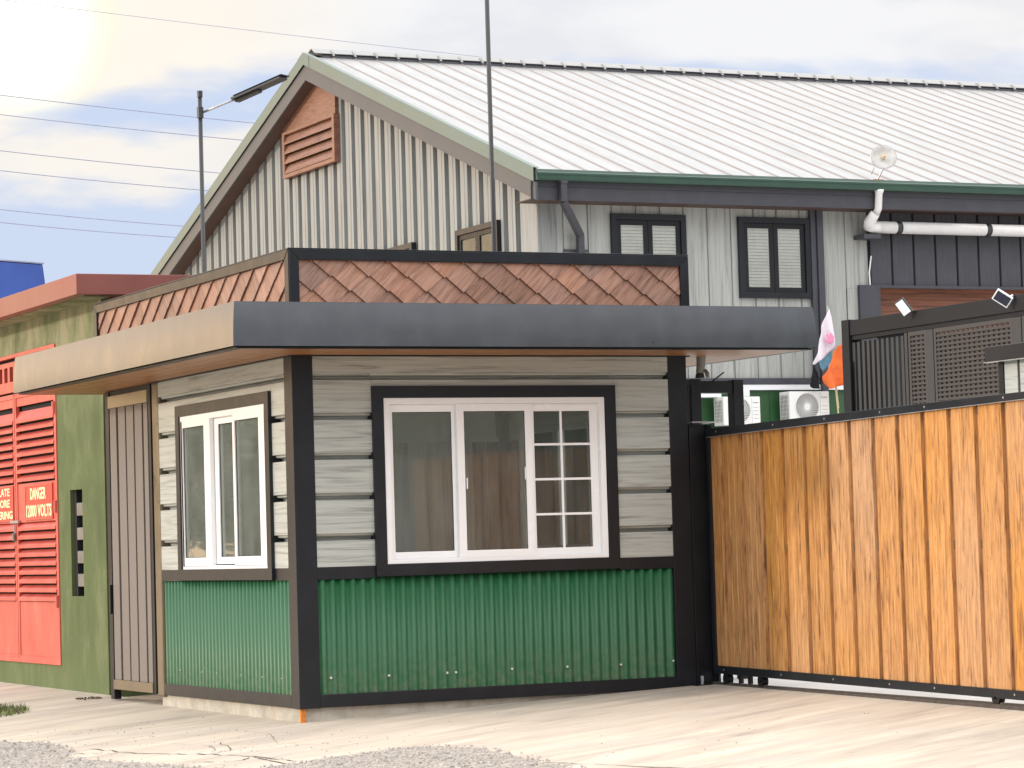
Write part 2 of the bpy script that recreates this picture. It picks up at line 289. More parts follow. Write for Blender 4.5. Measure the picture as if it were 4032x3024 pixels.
# wall frames: front wall lies in y = 0 (outward -Y), side wall lies in x = 0 (outward -X)
def FR(off=0): return lambda a, o, z: (a, off - o, z)
def SD(off=0): return lambda a, o, z: (off - o, a, z)
def fbox(mb, W, a0, a1, o0, o1, z0, z1):
    return mb.add([W(a, o, z) for a in (a0, a1) for o in (o0, o1) for z in (z0, z1)], [(0, 1, 3, 2), (4, 6, 7, 5), (0, 4, 5, 1), (2, 3, 7, 6), (0, 2, 6, 4), (1, 5, 7, 3)])
def FB(name, mat, parent, W, *b, bevel=0, **kw): return fbox(MB(), W, *b).build(name, mat, parent, bevel=bevel, **kw)
def ring(mb, W, a0, a1, z0, z1, wd, o0, o1, wl=None, wr=None, wt=None, wb=None, mitre=True):
    """rectangular frame with mitred corners"""
    wl = wd if wl is None else wl; wr = wd if wr is None else wr; wt = wd if wt is None else wt; wb = wd if wb is None else wb
    O = [(a0, z0), (a1, z0), (a1, z1), (a0, z1)]; I = [(a0 + wl, z0 + wb), (a1 - wr, z0 + wb), (a1 - wr, z1 - wt), (a0 + wl, z1 - wt)]
    for i in range(4):
        j = (i + 1) % 4; q = [O[i], O[j], I[j], I[i]]
        mb.add([W(a, o, z) for o in (o0, o1) for a, z in q], [(0, 1, 2, 3), (7, 6, 5, 4), (0, 4, 5, 1), (2, 6, 7, 3)])
    return mb
def G(x, y): return -.10 + .037 * max(-4, min(x, 3.6)) + .003 * max(-12, min(y, 12))

# ---------------------------------------------------------------- ground
def sheet(name, pts, dz, mat, parent=None, **kw):
    bm = bmesh.new(); vs = [bm.verts.new((x, y, 0)) for x, y in pts]; bm.faces.new(vs); bmesh.ops.triangulate(bm, faces=bm.faces)
    for e in range(3):
        bmesh.ops.subdivide_edges(bm, edges=[ed for ed in bm.edges if ed.calc_length() > .8 and ed.calc_length() < 60], cuts=1)
        bmesh.ops.triangulate(bm, faces=bm.faces)
    for v in bm.verts: v.co.z = G(v.co.x, v.co.y) + dz
    bmesh.ops.recalc_face_normals(bm, faces=bm.faces)
    me = bpy.data.meshes.new(name); bm.to_mesh(me); bm.free(); me.materials.append(MT(mat)); o = bpy.data.objects.new(name, me); COL.objects.link(o)
    if parent: o.parent = parent
    for k, v in kw.items(): o[k] = v
    return o
def gridsheet(name, xs, ys, dz, mat, **kw):
    vs = [(x, y, G(x, y) + dz) for x in xs for y in ys]; n = len(ys)
    mb = MB().add(vs, [(i * n + j, (i + 1) * n + j, (i + 1) * n + j + 1, i * n + j + 1) for i in range(len(xs) - 1) for j in range(n - 1)])
    return mb.build(name, mat, None, **kw)
gridsheet('ground', [-900, -60, -20, -8, -4, 0, 3.6, 8, 20, 60, 900], [-900, -60, -30, -12, -4, 4, 12, 30, 60, 900], -.03, 'dirt', kind='structure')
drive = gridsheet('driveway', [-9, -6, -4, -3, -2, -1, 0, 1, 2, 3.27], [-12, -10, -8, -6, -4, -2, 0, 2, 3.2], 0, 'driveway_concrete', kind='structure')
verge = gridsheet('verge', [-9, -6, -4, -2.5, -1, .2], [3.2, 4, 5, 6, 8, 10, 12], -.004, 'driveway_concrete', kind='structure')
yard = gridsheet('yard', [3.31, 3.6, 8, 14, 20, 30], [-12, -8, -4, 0, 4, 8, 12, 18.83], .0, 'yard_concrete', kind='structure')
def rough_poly(pts, amp=.05, k=9):
    out = []
    for i in range(len(pts)):
        a, b = Vector(pts[i]), Vector(pts[(i + 1) % len(pts)])
        for j in range(k):
            q = a.lerp(b, j / k); out.append((q.x + random.uniform(-amp, amp) * .5, q.y + random.uniform(-amp, amp)))
    return out
road1 = sheet('road_edge', rough_poly([(-9, 2.2), (-2.2, 1.45), (-1.72, .55), (-1.72, -.15), (-1.95, -1.0), (-1.78, -1.85), (-1.58, -2.75), (-1.75, -4.5), (-2.0, -9), (-9, -9)]), .004, 'asphalt_gravel', kind='structure')
road2 = sheet('road_patch', rough_poly([(-1.35, -2.95), (-.92, -2.80), (-.24, -2.62), (-.08, -3.15), (-.20, -4.1), (-.30, -4.9), (-.55, -7), (-1.6, -9), (-1.70, -4.5), (-1.52, -3.1)]), .004, 'asphalt_gravel', kind='structure')
# loose stones of the road edge
mb = MB()
def stone(mb, x, y, z, r):
    n = 5; a0 = random.random() * 6; top = [(x + r * .55 * math.cos(a0 + k * 1.257), y + r * .55 * math.sin(a0 + k * 1.257), z + r * random.uniform(.6, .9)) for k in range(n)]
    bot = [(x + r * random.uniform(.8, 1.1) * math.cos(a0 + k * 1.257), y + r * random.uniform(.8, 1.1) * math.sin(a0 + k * 1.257), z - r * .1) for k in range(n)]
    mb.add(top + bot, [tuple(range(n))] + [(k, (k + 1) % n, n + (k + 1) % n, n + k) for k in range(n)])
def inpoly(x, y, P):
    c = False
    for i in range(len(P)):
        x1, y1 = P[i]; x2, y2 = P[i - 1]
        if (y1 > y) != (y2 > y) and x < (x2 - x1) * (y - y1) / (y2 - y1) + x1: c = not c
    return c
P1 = [(-3.4, 1.7), (-2.2, 1.45), (-1.68, .55), (-1.68, -.15), (-1.9, -1.0), (-1.75, -1.85), (-1.55, -2.75), (-1.7, -4.5), (-3.4, -4.5)]
P2 = [(-1.4, -2.95), (-.92, -2.74), (-.2, -2.56), (-.02, -3.15), (-.13, -4.1), (-.25, -4.9), (-.5, -6), (-1.6, -6), (-1.75, -4.5)]
cnt = 0
while cnt < 6000:
    x = random.uniform(-3.4, 0); y = random.uniform(-6, 1.7)
    if inpoly(x, y, P1) or inpoly(x, y, P2): stone(mb, x, y, G(x, y) + .006, random.choice((.004, .005, .007, .009, .012))); cnt += 1
for _ in range(260):
    x = random.gauss(-1.0, .5); y = random.uniform(-4.5, 1.5); stone(mb, x, y, G(x, y), random.uniform(.004, .009))
for _ in range(60):
    x = random.uniform(-.6, 3); y = random.uniform(-5, -.3); stone(mb, x, y, G(x, y), random.uniform(.004, .008))
mb.build('gravel', 'pebble', None, kind='stuff', label='loose grey gravel along the broken edge of the road', category='gravel')
def crack(pts, w):
    mb = MB(); P = []
    for i in range(len(pts) - 1):
        a, b = Vector(pts[i]), Vector(pts[i + 1])
        for j in range(7): q = a.lerp(b, j / 7); P.append((q.x + random.uniform(-.018, .018), q.y + random.uniform(-.04, .04)))
    P.append(pts[-1]); vs = []
    for i, (x, y) in enumerate(P):
        d = (Vector(P[min(i + 1, len(P) - 1)]) - Vector(P[max(i - 1, 0)])).normalized(); nn = Vector((-d.y, d.x)) * w * random.uniform(.25, 1) * (1 if 0 < i < len(P) - 1 else .1)
        for s_ in (1, -1): vs.append((x + nn.x * s_, y + nn.y * s_, G(x, y) + .003))
    mb.add(vs, [(2 * i, 2 * i + 1, 2 * i + 3, 2 * i + 2) for i in range(len(P) - 1)])
    o = mb.build('crack', 'crack_dark', drive); return o
crack([(-1.64, -.45), (-1.56, -1.16), (-1.29, -1.71), (-1.14, -2.16), (-1.10, -2.8)], .011)
crack([(-1.56, -2.18), (-1.35, -2.35), (-1.16, -2.22), (-1.2, -2.9)], .009)
crack([(-1.9, -.2), (-1.8, -.8), (-1.55, -1.1)], .006)
crack([(-.9, -.9), (-1.1, -1.6), (-1.29, -1.75)], .004)
crack([(-.25, -4.3), (-.1, -4.8), (.15, -5.6)], .012)
crack([(-1.2, 3.3), (-.49, 3.1), (-.02, 2.98)], .006)
crack([(-1.1, .9), (-.6, .2), (-.45, -.6), (-.7, -1.4), (-.5, -2.2)], .0022)
crack([(.4, -.9), (.9, -1.6), (1.6, -2.0), (2.4, -2.9)], .002)
crack([(1.5, -3.4), (2.1, -3.1), (2.9, -3.6)], .002)
crack([(-1.45, -.3), (-1.2, -.55), (-1.05, -1.1), (-1.2, -1.6)], .003)
mb = MB()   # dead leaves and litter near the green wall
for _ in range(46):
    x = random.uniform(-.16, 0.02); y = random.uniform(4.55, 4.85); stone(mb, x, y, G(x, y), random.uniform(.006, .014))
mb.build('leaf_litter', 'bark', None, kind='stuff', label='small heap of dark dead leaves beside the green wall', category='leaves')
mb = MB()
for _ in range(1500):
    t = random.random(); x = -1.5 + .72 * math.sqrt(random.random()); y = random.uniform(3.3, 5.2)
    if ((x + 1.5) / .72) ** 2 + ((y - 4.15) / .85) ** 2 > 1: continue
    h = random.uniform(.015, .06); a = random.random() * 6.28; dx, dy = math.cos(a) * .006, math.sin(a) * .006; lx, ly = random.gauss(0, .02), random.gauss(0, .02); z = G(x, y)
    mb.add([(x - dx, y - dy, z), (x + dx, y + dy, z), (x + lx, y + ly, z + h)], [(0, 1, 2)])
mb.build('grass', 'grass_blade', None, kind='stuff', label='short patch of grass at the road side on the left', category='grass')

# ---------------------------------------------------------------- guard booth
booth = thing('guard_booth', 'small guard booth with green ribbed lower walls, white windows and flat charcoal canopy', 'booth')
F = FR(0); S = SD(0); LF, LS = 3.14, 3.09
# plinth, base frame, posts
mb = MB().box(.03, 3.11, .04, 3.06, -.22, -.002); mb.build('plinth', 'plinth_concrete', booth, bevel=.004)
B('rust_block', 'rust_orange', booth, .012, .050, .014, .038, -.108, -.003)
FB('base_frame', 'charcoal_trim', booth, F, .158, 2.982, -.03, .0, 0, .089, bevel=.003)
FB('base_frame', 'charcoal_trim', booth, S, .158, 2.930, -.03, .0, 0, .089, bevel=.003)
B('corner_post', 'charcoal_trim', booth, 0, .158, 0, .158, -.004, 2.462, bevel=.004)
B('corner_post', 'charcoal_trim', booth, 2.982, 3.14, 0, .158, .0, 2.462, bevel=.004)
B('corner_post', 'post_warm_sheen', booth, -.002, .15, 2.935, 3.088, -.02, 2.462, bevel=.02)
B('corner_post', 'charcoal_trim', booth, 2.982, 3.14, 2.93, 3.09, 0, 2.46, bevel=.004)
# corrugated green sheets (front and side)
def corrugated(name, W, a0, a1, z0, z1, off, pitch=.0765, dep=.023):
    n = int((a1 - a0) / pitch * 12) + 1; pr = []
    for i in range(n + 1):
        a = a0 + (a1 - a0) * i / n; c = math.cos(2 * math.pi * (a - .216 + .019) / pitch); c = math.copysign(abs(c) ** .62, c); pr.append((a, off + dep * .5 * c))
    vs = [W(a, o, z) for z in (z0, z1) for a, o in pr] + [W(a, o - .006, z) for z in (z0, z1) for a, o in pr]; m = n + 1
    fs = [(i, i + 1, m + i + 1, m + i) for i in range(n)] + [(2 * m + i, 3 * m + i, 3 * m + i + 1, 2 * m + i + 1) for i in range(n)] + [(m + i, m + i + 1, 3 * m + i + 1, 3 * m + i) for i in range(n)]
    o = MB().add(vs, fs).build(name, 'green_sheet', booth, smooth=True); return o
for a0, a1 in ((.150, .918), (.9185, 1.683), (1.6835, 2.448), (2.4485, 2.99)): corrugated('corrugated_sheet', F, a0, a1, .06, .90, -.018)
for a0, a1 in ((.150, .918), (.9185, 1.683), (1.6835, 2.448), (2.4485, 2.895)): corrugated('corrugated_sheet', S, a0, a1, .06, .90, -.018)
scr = MB().tube([(0, .004, 0), (0, -.006, 0)], .0085, 8); scr.tube([(0, -.005, 0), (0, -.011, 0)], .005, 6); sm = scr.mesh('screw', 'screw_head')
for a, z in ((.24, .203), (.68, .199), (1.128, .198), (1.196, .199), (1.639, .203), (2.082, .199), (2.52, .195), (2.955, .204)): inst('screw', sm, booth, (a, .010, z))
for a in (.36, .75, 1.2, 1.72, 2.05, 2.55): inst('screw', sm, booth, (.010, a, .199), (0, 0, R(-90))).scale = (.55, .55, .55)
# horizontal sill bands
for W, a0, a1 in ((F, .158, .597), (F, 2.530, 2.982), (S, .158, .428), (S, 2.464, 2.93)): FB('sill_band', 'charcoal_trim', booth, W, a0, a1, -.03, -.002, .887, .975, bevel=.002)
# siding boards with recessed joints
def board(W, a0, a1, zb, zt=None):
    zt = zb + .283 if zt is None else zt; top = min(zb + .228, zt)
    pr = [(-.045, zb), (-.012, zb), (-.006, zb + .006), (-.006, top)]
    if zt > top: pr += [(-.010, top + .004), (-.028, top + .010), (-.030, zb + .283)] if zt >= zb + .283 else [(-.028, zt)]
    pr += [(-.045, pr[-1][1])]
    MB().prism([W(a0, o, z) for o, z in pr], Vector(W(a1, 0, 0)) - Vector(W(a0, 0, 0))).build('siding_board', 'grey_siding', booth, bevel=0)
lv = [.975, 1.2585, 1.542, 1.825, 2.108, 2.391]
lvv = [.975 - .0, 1.2585 - .05, 1.2585 + .2835 - .05]
rows = [(.975, 1.205), (1.205, 1.489), (1.489, 1.772), (1.772, 2.053), (2.053, 2.337), (2.337, 2.45)]
def board2(W, a0, a1, zb, zt, full=True):
    # face from zb up, lip at top, then the shaded reveal
    f = zt - .0525 if full else zt
    pr = [(-.090, zb), (-.004, zb), (-.004, f)]
    if full: pr += [(-.010, f + .003), (-.082, f + .006), (-.074, zt - .024), (-.032, zt - .018), (-.028, zt)]
    pr += [(-.090, zt)]
    MB().prism([W(a0, o, z) for o, z in pr], Vector(W(a1, 0, 0)) - Vector(W(a0, 0, 0))).build('siding_board', 'grey_siding', booth)
for W, lo, hi, w0, w1 in ((F, .158, 2.982, .60, 2.526), (S, .158, 2.93, .430, 2.460)):
    zs = [.975, 1.208, 1.4915, 1.774, 2.0535, 2.3355, 2.450]
    for i in range(6):
        z0, z1 = zs[i], zs[i + 1]
        # visible lip sits .0525 below the next board's foot
        full = i < 5; zt = z1 if full else z1
        if z0 < 2.2 and z1 > 2.24:
            board2(W, lo, w0, z0, zt, full); board2(W, w1, hi, z0, zt, full); board2(W, w0 + .002, w1 - .002, 2.236, zt, full)
        elif z1 <= 2.24: board2(W, lo, w0, z0, zt, full); board2(W, w1, hi, z0, zt, full)
        else: board2(W, lo, hi, z0, zt, full)
# windows
def window(W, o_a0, o_a1, z0, z1, sashes, tr, name='window'):
    ring(MB(), W, *tr, .085, -.094, .022, wb=tr[4 - 1] * 0 + .078 if False else None).build('window_trim', 'charcoal_trim', booth, bevel=.002)
    fr_ = ring(MB(), W, o_a0, o_a1, z0, z1, .044, -.11, .012).build('window', 'white_upvc', booth, bevel=.003)
    for (a0, a1, b0, b1, g0, g1, h0, h1, o, munt) in sashes:
        ring(MB(), W, a0, a1, b0, b1, 0, o - .035, o, wl=g0 - a0, wr=a1 - g1, wb=h0 - b0, wt=b1 - h1).build('sash', 'white_upvc', fr_, bevel=.003)
        FB('pane', 'clear_glass' if munt else 'glass', fr_, W, g0 - .004, g1 + .004, o - .022, o - .016, h0 - .004, h1 + .004)
        ring(MB(), W, g0 - .003, g1 + .003, h0 - .003, h1 + .003, .006, o - .016, o - .010).build('gasket', 'rubber', fr_)
        if munt:
            mv = (g0 + g1) / 2 - .005
            MBv = MB(); fbox(MBv, W, mv - .0085, mv + .0085, o - .015, o - .006, h0, h1); MBv.build('muntin', 'white_upvc', fr_)
            for zz in (1.814, 1.561, 1.307): FB('muntin', 'white_upvc', fr_, W, g0, mv - .0086, o - .015, o - .006, zz - .0085, zz + .0085); FB('muntin', 'white_upvc', fr_, W, mv + .0086, g1, o - .015, o - .006, zz - .0085, zz + .0085)
    return fr_
win = window(F, .684, 2.440, .968, 2.155, [(.728, 1.262, 1.012, 2.111, .764, 1.223, 1.063, 2.056, -.024, False), (1.247, 1.846, 1.005, 2.110, 1.305, 1.790, 1.062, 2.057, .012, False), (1.830, 2.396, 1.012, 2.111, 1.878, 2.332, 1.063, 2.055, -.024, True)], (.597, 2.529, .897, 2.240))
FB('latch', 'white_upvc', win, F, 1.311, 1.320, .012, .020, 1.50, 1.58, bevel=.002); FB('latch', 'white_upvc', win, F, 1.775, 1.784, .012, .022, 1.56, 1.65, bevel=.002)
win2 = window(S, .500, 2.372, .960, 2.150, [(1.700, 2.366, .995, 2.112, 1.835, 2.325, 1.064, 2.060, .012, False), (1.180, 1.745, 1.012, 2.106, 1.246, 1.614, 1.065, 2.056, -.024, False), (.520, 1.205, .995, 2.112, .660, 1.160, 1.066, 2.060, .012, False)], (.428, 2.464, .892, 2.235))
# inner lining, floor, ceiling, back and right walls with a window opening towards the yard
B('floor', 'inner_floor', booth, .05, 3.09, .05, 3.05, -.002, .03)
B('ceiling', 'inner_wall', booth, .046, 3.12, .046, 3.08, 2.452, 2.470)
for W, a0, a1 in ((F, .16, .70), (F, 2.42, 2.98), (S, .16, .52), (S, 2.35, 2.92)): FB('inner_lining', 'inner_wall', booth, W, a0, a1, -.118, -.095, .03, 2.45)
for W, a0, a1 in ((F, .701, 2.419), (S, .521, 2.349)):
    FB('inner_lining', 'inner_wall', booth, W, a0, a1, -.118, -.095, .03, .97); FB('inner_lining', 'inner_wall', booth, W, a0, a1, -.118, -.095, 2.14, 2.45)
B('rear_wall', 'inner_wall', booth, .05, 3.09, 3.03, 3.085, .031, 2.45)
for z0, z1 in ((.031, .98), (2.10, 2.45)): B('right_wall', 'inner_wall', booth, 3.06, 3.13, .161, 2.93, z0, z1)
for y0, y1 in ((.161, .85), (2.75, 2.93)): B('right_wall', 'inner_wall', booth, 3.06, 3.13, y0, y1, .981, 2.099)
W3 = lambda a, o, z: (3.13 + o, a, z)
wr = ring(MB(), W3, .85, 2.75, .98, 2.10, .05, -.075, .01).build('window', 'white_upvc', booth, bevel=.003)
for a0, a1 in ((.90, 1.52), (1.50, 2.12), (2.10, 2.70)):
    ring(MB(), W3, a0, a1, 1.03, 2.05, .05, -.05, -.02 if a0 != 1.50 else .005).build('sash', 'white_upvc', wr, bevel=.002)
    MB().box(3.098 if a0 != 1.5 else 3.12, 3.103 if a0 != 1.5 else 3.125, a0 + .04, a1 - .04, 1.07, 2.01).build('pane', 'clear_glass', wr)
B('counter', 'inner_dark', booth, 2.55, 3.055, .9, 2.9, .86, .90)
B('electrical_box', 'inner_wall', booth, .5, .8, 2.90, 2.995, 1.25, 1.75)
def curtain(a_lo, a_hi, x_):
    mb = MB(); n_ = int((a_hi - a_lo) / .012); pts = [(x_ + .014 * math.sin(i * .9) + .006 * math.sin(i * 2.3), a_lo + (a_hi - a_lo) * i / n_) for i in range(n_ + 1)]
    mb.add([(x, y, z) for z in (.98, 2.13) for x, y in pts], [(i, i + 1, n_ + 2 + i, n_ + 1 + i) for i in range(n_)]); mb.build('curtain', 'curtain', booth, smooth=True)
curtain(2.06, 2.33, .13); curtain(1.42, 1.60, .13); curtain(.80, 1.12, .14)
x = .10; i = 0
while x < 2.70:      # ribbed lining sheets on the rear wall
    w_ = .205; MB().prism([(x, 3.029, .031), (x + .02, 2.998, .031), (x + w_ - .05, 2.998, .031), (x + w_ - .03, 3.029, .031)], (0, 0, 1.92)).build('lining_sheet', 'lining_grey', booth); x += w_
while x < 3.03:
    MB().prism([(x, 3.029, .031), (x + .015, 2.998, .031), (x + .11, 2.998, .031), (x + .125, 3.029, .031)], (0, 0, 1.92)).build('lining_sheet', 'lining_brown', booth, label='dark brown lining sheet'); x += .13
B('lining_rail', 'inner_wall', booth, .1, 3.04, 2.99, 3.029, 1.955, 1.985)
for y0 in (2.76, 2.85): B('lining_sheet', 'lining_brown', booth, 3.035, 3.059, y0, y0 + .08, .05, 1.95, label='dark brown lining sheet')
# canopy: fascias (slightly rolled sheet), soffit boards, deck
zt, zb_ = 2.771, 2.472
CR, CL, CE = 3.876, -.670, 4.672
def fascia(W, a0, a1, e0, e1):
    """sheet whose upper part leans back a little; ends mitred by e0, e1"""
    pr = [(-.020 * (k / 8) ** 2, zb_ + (zt - zb_) * k / 8) for k in range(9)]; n = len(pr); mb = MB(); m = 24
    vs = []
    for i in range(m + 1):
        f = i / m
        for o, z in pr: vs.append(W((a0 - e0 * o) * (1 - f) + (a1 + e1 * o) * f, o, z))
    fs = [(i * n + j, (i + 1) * n + j, (i + 1) * n + j + 1, i * n + j + 1) for i in range(m) for j in range(n - 1)]
    o_ = mb.add(vs, fs).build('canopy_fascia', 'charcoal_fascia', booth, smooth=True)
    q = MB(); fbox(q, W, a0 + .024, a1 - .024, -.040, -.0205, zb_ + .001, zt - .001); q.build('fascia_return', 'charcoal_trim', booth)
    q = MB(); fbox(q, W, a0 + .0205, a1 - .0205, -.05, -.0202, zt - .0009, zt + .002); q.build('fascia_lip', 'charcoal_fascia', booth)
fascia(FR(-.670), CL, CR, 1, 1); fascia(SD(-.670), -.670, CE, 1, 0); fascia(lambda a, o, z: (CR + o, a, z), -.670, CE, 1, 0)
B('canopy_fascia', 'charcoal_fascia', booth, CL + .045, CR - .045, CE - .03, CE, zb_, zt)
B('canopy_deck', 'charcoal_far', booth, CL + .031, CR - .031, -.639, CE - .031, 2.700, 2.745)
# drip channel round the soffit
ring(MB(), lambda a, o, z: (a, z, 2.47 - o), CL + .031, CR - .031, -.639, CE - .031, .05, 0, .012).build('soffit_channel', 'black_steel', booth)
ring(MB(), lambda a, o, z: (a, z, 2.47 - o), -.022, 3.162, -.022, 3.112, .022, .0, .02).build('soffit_channel', 'black_steel', booth)
k = 0
y = -.589
while y < -.03:
    y1 = min(y + .139, -.024); B('soffit_board', 'soffit_board', booth, CL + .085, CR - .085, y, y1 - .004, 2.458, 2.468); y += .1415
x = CL + .085
while x < -.03:
    x1 = min(x + .139, -.024); B('soffit_board', 'soffit_board', booth, x, x1 - .004, -.020, CE - .085, 2.458, 2.468); x += .1415
x = 3.166
while x < CR - .09:
    x1 = min(x + .139, CR - .085); B('soffit_board', 'soffit_board', booth, x, x1 - .004, -.020, CE - .085, 2.458, 2.468); x += .1415
B('soffit_board', 'soffit_board', booth, -.020, 3.16, 3.115, CE - .085, 2.458, 2.468)
# parapet
PX, PY = 3.182, 4.528
B('parapet_core', 'dark_recess', booth, .045, PX - .045, .045, PY - .045, 2.746, 3.19)
FP = FR(.004); SP = SD(.004)
def trimpiece(W, q, o0=-.05, o1=.012): MB().prism([W(a, o1, z) for a, z in q], Vector(W(0, o0, 0)) - Vector(W(0, o1, 0))).build('parapet_trim', 'charcoal_trim', booth, bevel=.0025)
# front: mitred top band, left and right uprights
trimpiece(FP, [(-.002, 3.203), (PX, 3.203), (PX - .072, 3.128), (.075, 3.130)]); trimpiece(FP, [(0, 3.199), (.073, 3.128), (.073, 2.746), (0, 2.746)]); trimpiece(FP, [(PX, 3.199), (PX, 2.746), (PX - .070, 2.746), (PX - .070, 3.128)])
trimpiece(SP, [(-.002, 3.203), (PY, 3.200), (PY - .075, 3.131), (.080, 3.133)], -.046); trimpiece(SP, [(0, 3.199), (.079, 3.128), (.079, 2.746), (0, 2.746)], -.046, .010); trimpiece(SP, [(PY, 3.197), (PY, 2.746), (PY - .072, 2.746), (PY - .072, 3.128)])
B('parapet_cap', 'charcoal_trim', booth, -.004, PX + .004, -.004, PY + .004, 3.2045, 3.213, bevel=.002)
# diamond shingles
HW, HH = .1466, .1040
def clip(poly, a0, a1, z0, z1):
    for ax, lim, sg in ((0, a0, 1), (0, a1, -1), (1, z0, 1), (1, z1, -1)):
        out_ = []
        for i in range(len(poly)):
            p, q = poly[i], poly[(i + 1) % len(poly)]; dp = (p[ax] - lim) * sg; dq = (q[ax] - lim) * sg
            if dp >= 0: out_.append(p)
            if (dp >= 0) != (dq >= 0): t = dp / (dp - dq); out_.append((p[0] + (q[0] - p[0]) * t, p[1] + (q[1] - p[1]) * t))
        poly = out_
        if not poly: return []
    return poly
DIA = [(-HW, HH), (-.006, -.014), (.018, .004), (HW - .006, HH - .003), (.003, 2 * HH - .002)]
def tile_off(a, z):   # lower-left edge proud, lower-right edge almost flush, head tucked in
    return .019 - .090 * z - .005 * (a / HW)
def shingles(W, mirror, a_lo, a_hi, matn, phase):
    base_me = {}
    for r in range(-3, 4):
        tipz = 3.030 - HH * (r - 0) if True else 0
        if tipz > 3.14 or tipz + 2 * HH < 2.75: continue
        a = a_lo - .4; off = phase + (HW if r % 2 else 0)
        i = math.floor((a_lo - off) / (2 * HW)) - 1
        while True:
            c = off + i * 2 * HW; i += 1
            if c - HW > a_hi: break
            sh = DIA
            pl = clip([(p[0] + c, p[1] + tipz) for p in sh], a_lo, a_hi, 2.748, 3.132)
            if len(pl) < 3: continue
            loc = [(p[0] - c, p[1] - tipz) for p in pl]
            key = tuple(round(x, 3) for p in loc for x in p)
            if key not in base_me:
                fr3 = [W(p[0], -.020 + tile_off(p[0] * (1), p[1]), p[1]) for p in loc]; bk = [W(p[0], -.050, p[1]) for p in loc]; n = len(loc)
                w0 = Vector(W(0, 0, 0)); mbx = MB().add([Vector(q) - w0 for q in fr3 + bk], [tuple(range(n)), tuple(range(2 * n - 1, n - 1, -1))] + [(q, (q + 1) % n, n + (q + 1) % n, n + q) for q in range(n)])
                base_me[key] = mbx.mesh('shingle', matn)
            p0 = Vector(W(c, random.uniform(0, .003), tipz)); inst('shingle', base_me[key], booth, p0)
shingles(FP, 1, .0735, PX - .0705, 'shingle_front', .319)
shingles(SP, 1, .0795, PY - .0725, 'shingle_side', .30)
# ---------------------------------------------------------------- pedestrian gate beside the booth
pg = thing('pedestrian_gate', 'narrow brown slatted gate between the green wall and the booth', 'gate', (0, 3.7, G(0, 3.7)))
for t1, t0 in ((4.182, 4.007), (3.962, 3.772), (3.747, 3.557), (3.530, 3.338), (3.304, 3.196)): MB().box(.0, .045, t0 + .004, t1 - .004, .083, 2.312).build('slat', 'gate_slat', pg, bevel=.003)
MB().box(.10, .12, 3.17, 4.20, .02, 2.30).build('backing', 'dark_recess', pg)
MB().box(-.008, .021, 3.190, 4.200, .003, .082).build('rail', 'post_warm_sheen', pg, bevel=.003)
MB().box(-.008, .021, 3.190, 4.200, 2.3135, 2.412).build('header_plate', 'slat_header', pg, bevel=.002)
MB().box(.0, .05, 3.120, 3.172, .0, 2.45).build('stile', 'black_steel', pg, bevel=.003)
MB().box(.0, .06, 4.205, 4.30, -.08, 2.45).build('stile', 'black_steel', pg, bevel=.003)
MB().box(.01, .05, 3.174, 4.203, 2.415, 2.456).build('header', 'black_steel', pg)
MB().box(-.02, .01, 4.205, 4.225, .62, .86).build('lock', 'black_steel', pg, bevel=.004)
# ---------------------------------------------------------------- substation (green plastered building)
sub = thing('substation', 'green plastered substation with flat red roof and red louvred doors', 'building', (.2, 8, -.08))
X0 = .2; WS = SD(X0)
def wallpanel(name, mat, par, W, a0, a1, o0, o1, z0, z1, holes):
    """box wall with rectangular openings"""
    as_ = sorted({a0, a1, *[h[0] for h in holes], *[h[1] for h in holes]}); zs_ = sorted({z0, z1, *[h[2] for h in holes], *[h[3] for h in holes]}); mb = MB()
    def inh(a, z): return any(h[0] < a < h[1] and h[2] < z < h[3] for h in holes) or not (a0 < a < a1 and z0 < z < z1)
    idx = {}
    def vv(a, o, z):
        k = (a, o, z)
        if k not in idx: idx[k] = len(mb.v); mb.v.append(W(a, o, z))
        return idx[k]
    def fc(*c): mb.f.append(tuple(vv(*p) for p in c)); mb.mi.append(0)
    for i in range(len(as_) - 1):
        for j in range(len(zs_) - 1):
            A0, A1, Z0, Z1 = as_[i], as_[i + 1], zs_[j], zs_[j + 1]; am, zm = (A0 + A1) / 2, (Z0 + Z1) / 2
            if inh(am, zm): continue
            for o in (o0, o1): fc((A0, o, Z0), (A1, o, Z0), (A1, o, Z1), (A0, o, Z1))
            if i == 0 or inh((as_[i - 1] + A0) / 2, zm): fc((A0, o0, Z0), (A0, o1, Z0), (A0, o1, Z1), (A0, o0, Z1))
            if i == len(as_) - 2 or inh((as_[i + 2] + A1) / 2, zm): fc((A1, o0, Z0), (A1, o1, Z0), (A1, o1, Z1), (A1, o0, Z1))
            if j == 0 or inh(am, (zs_[j - 1] + Z0) / 2): fc((A0, o0, Z0), (A1, o0, Z0), (A1, o1, Z0), (A0, o1, Z0))
            if j == len(zs_) - 2 or inh(am, (zs_[j + 2] + Z1) / 2): fc((A0, o0, Z1), (A1, o0, Z1), (A1, o1, Z1), (A0, o1, Z1))
    return mb.build(name, mat, par)
wallpanel('wall', 'green_plaster', sub, WS, 4.98, 11.5, -.22, 0, -.35, 3.32, [(5.64, 6.000, .754, 1.690), (6.36, 9.10, .135, 3.02)])
MB().box(X0 + .222, 4.0, 4.98, 5.2, -.35, 3.32).build('wall', 'green_plaster', sub)
MB().box(X0 + .6, X0 + .62, 5.3, 11.5, -.3, 3.3).build('inner_wall', 'dark_recess', sub)
MB().box(-.12, 4.2, 4.640, 12, 3.305, 3.480).build('roof', 'red_fascia', sub, bevel=.004)
MB().box(-.02, .20, 4.74, 11.9, 3.296, 3.3045).build('roof_soffit', 'green_plaster', sub)
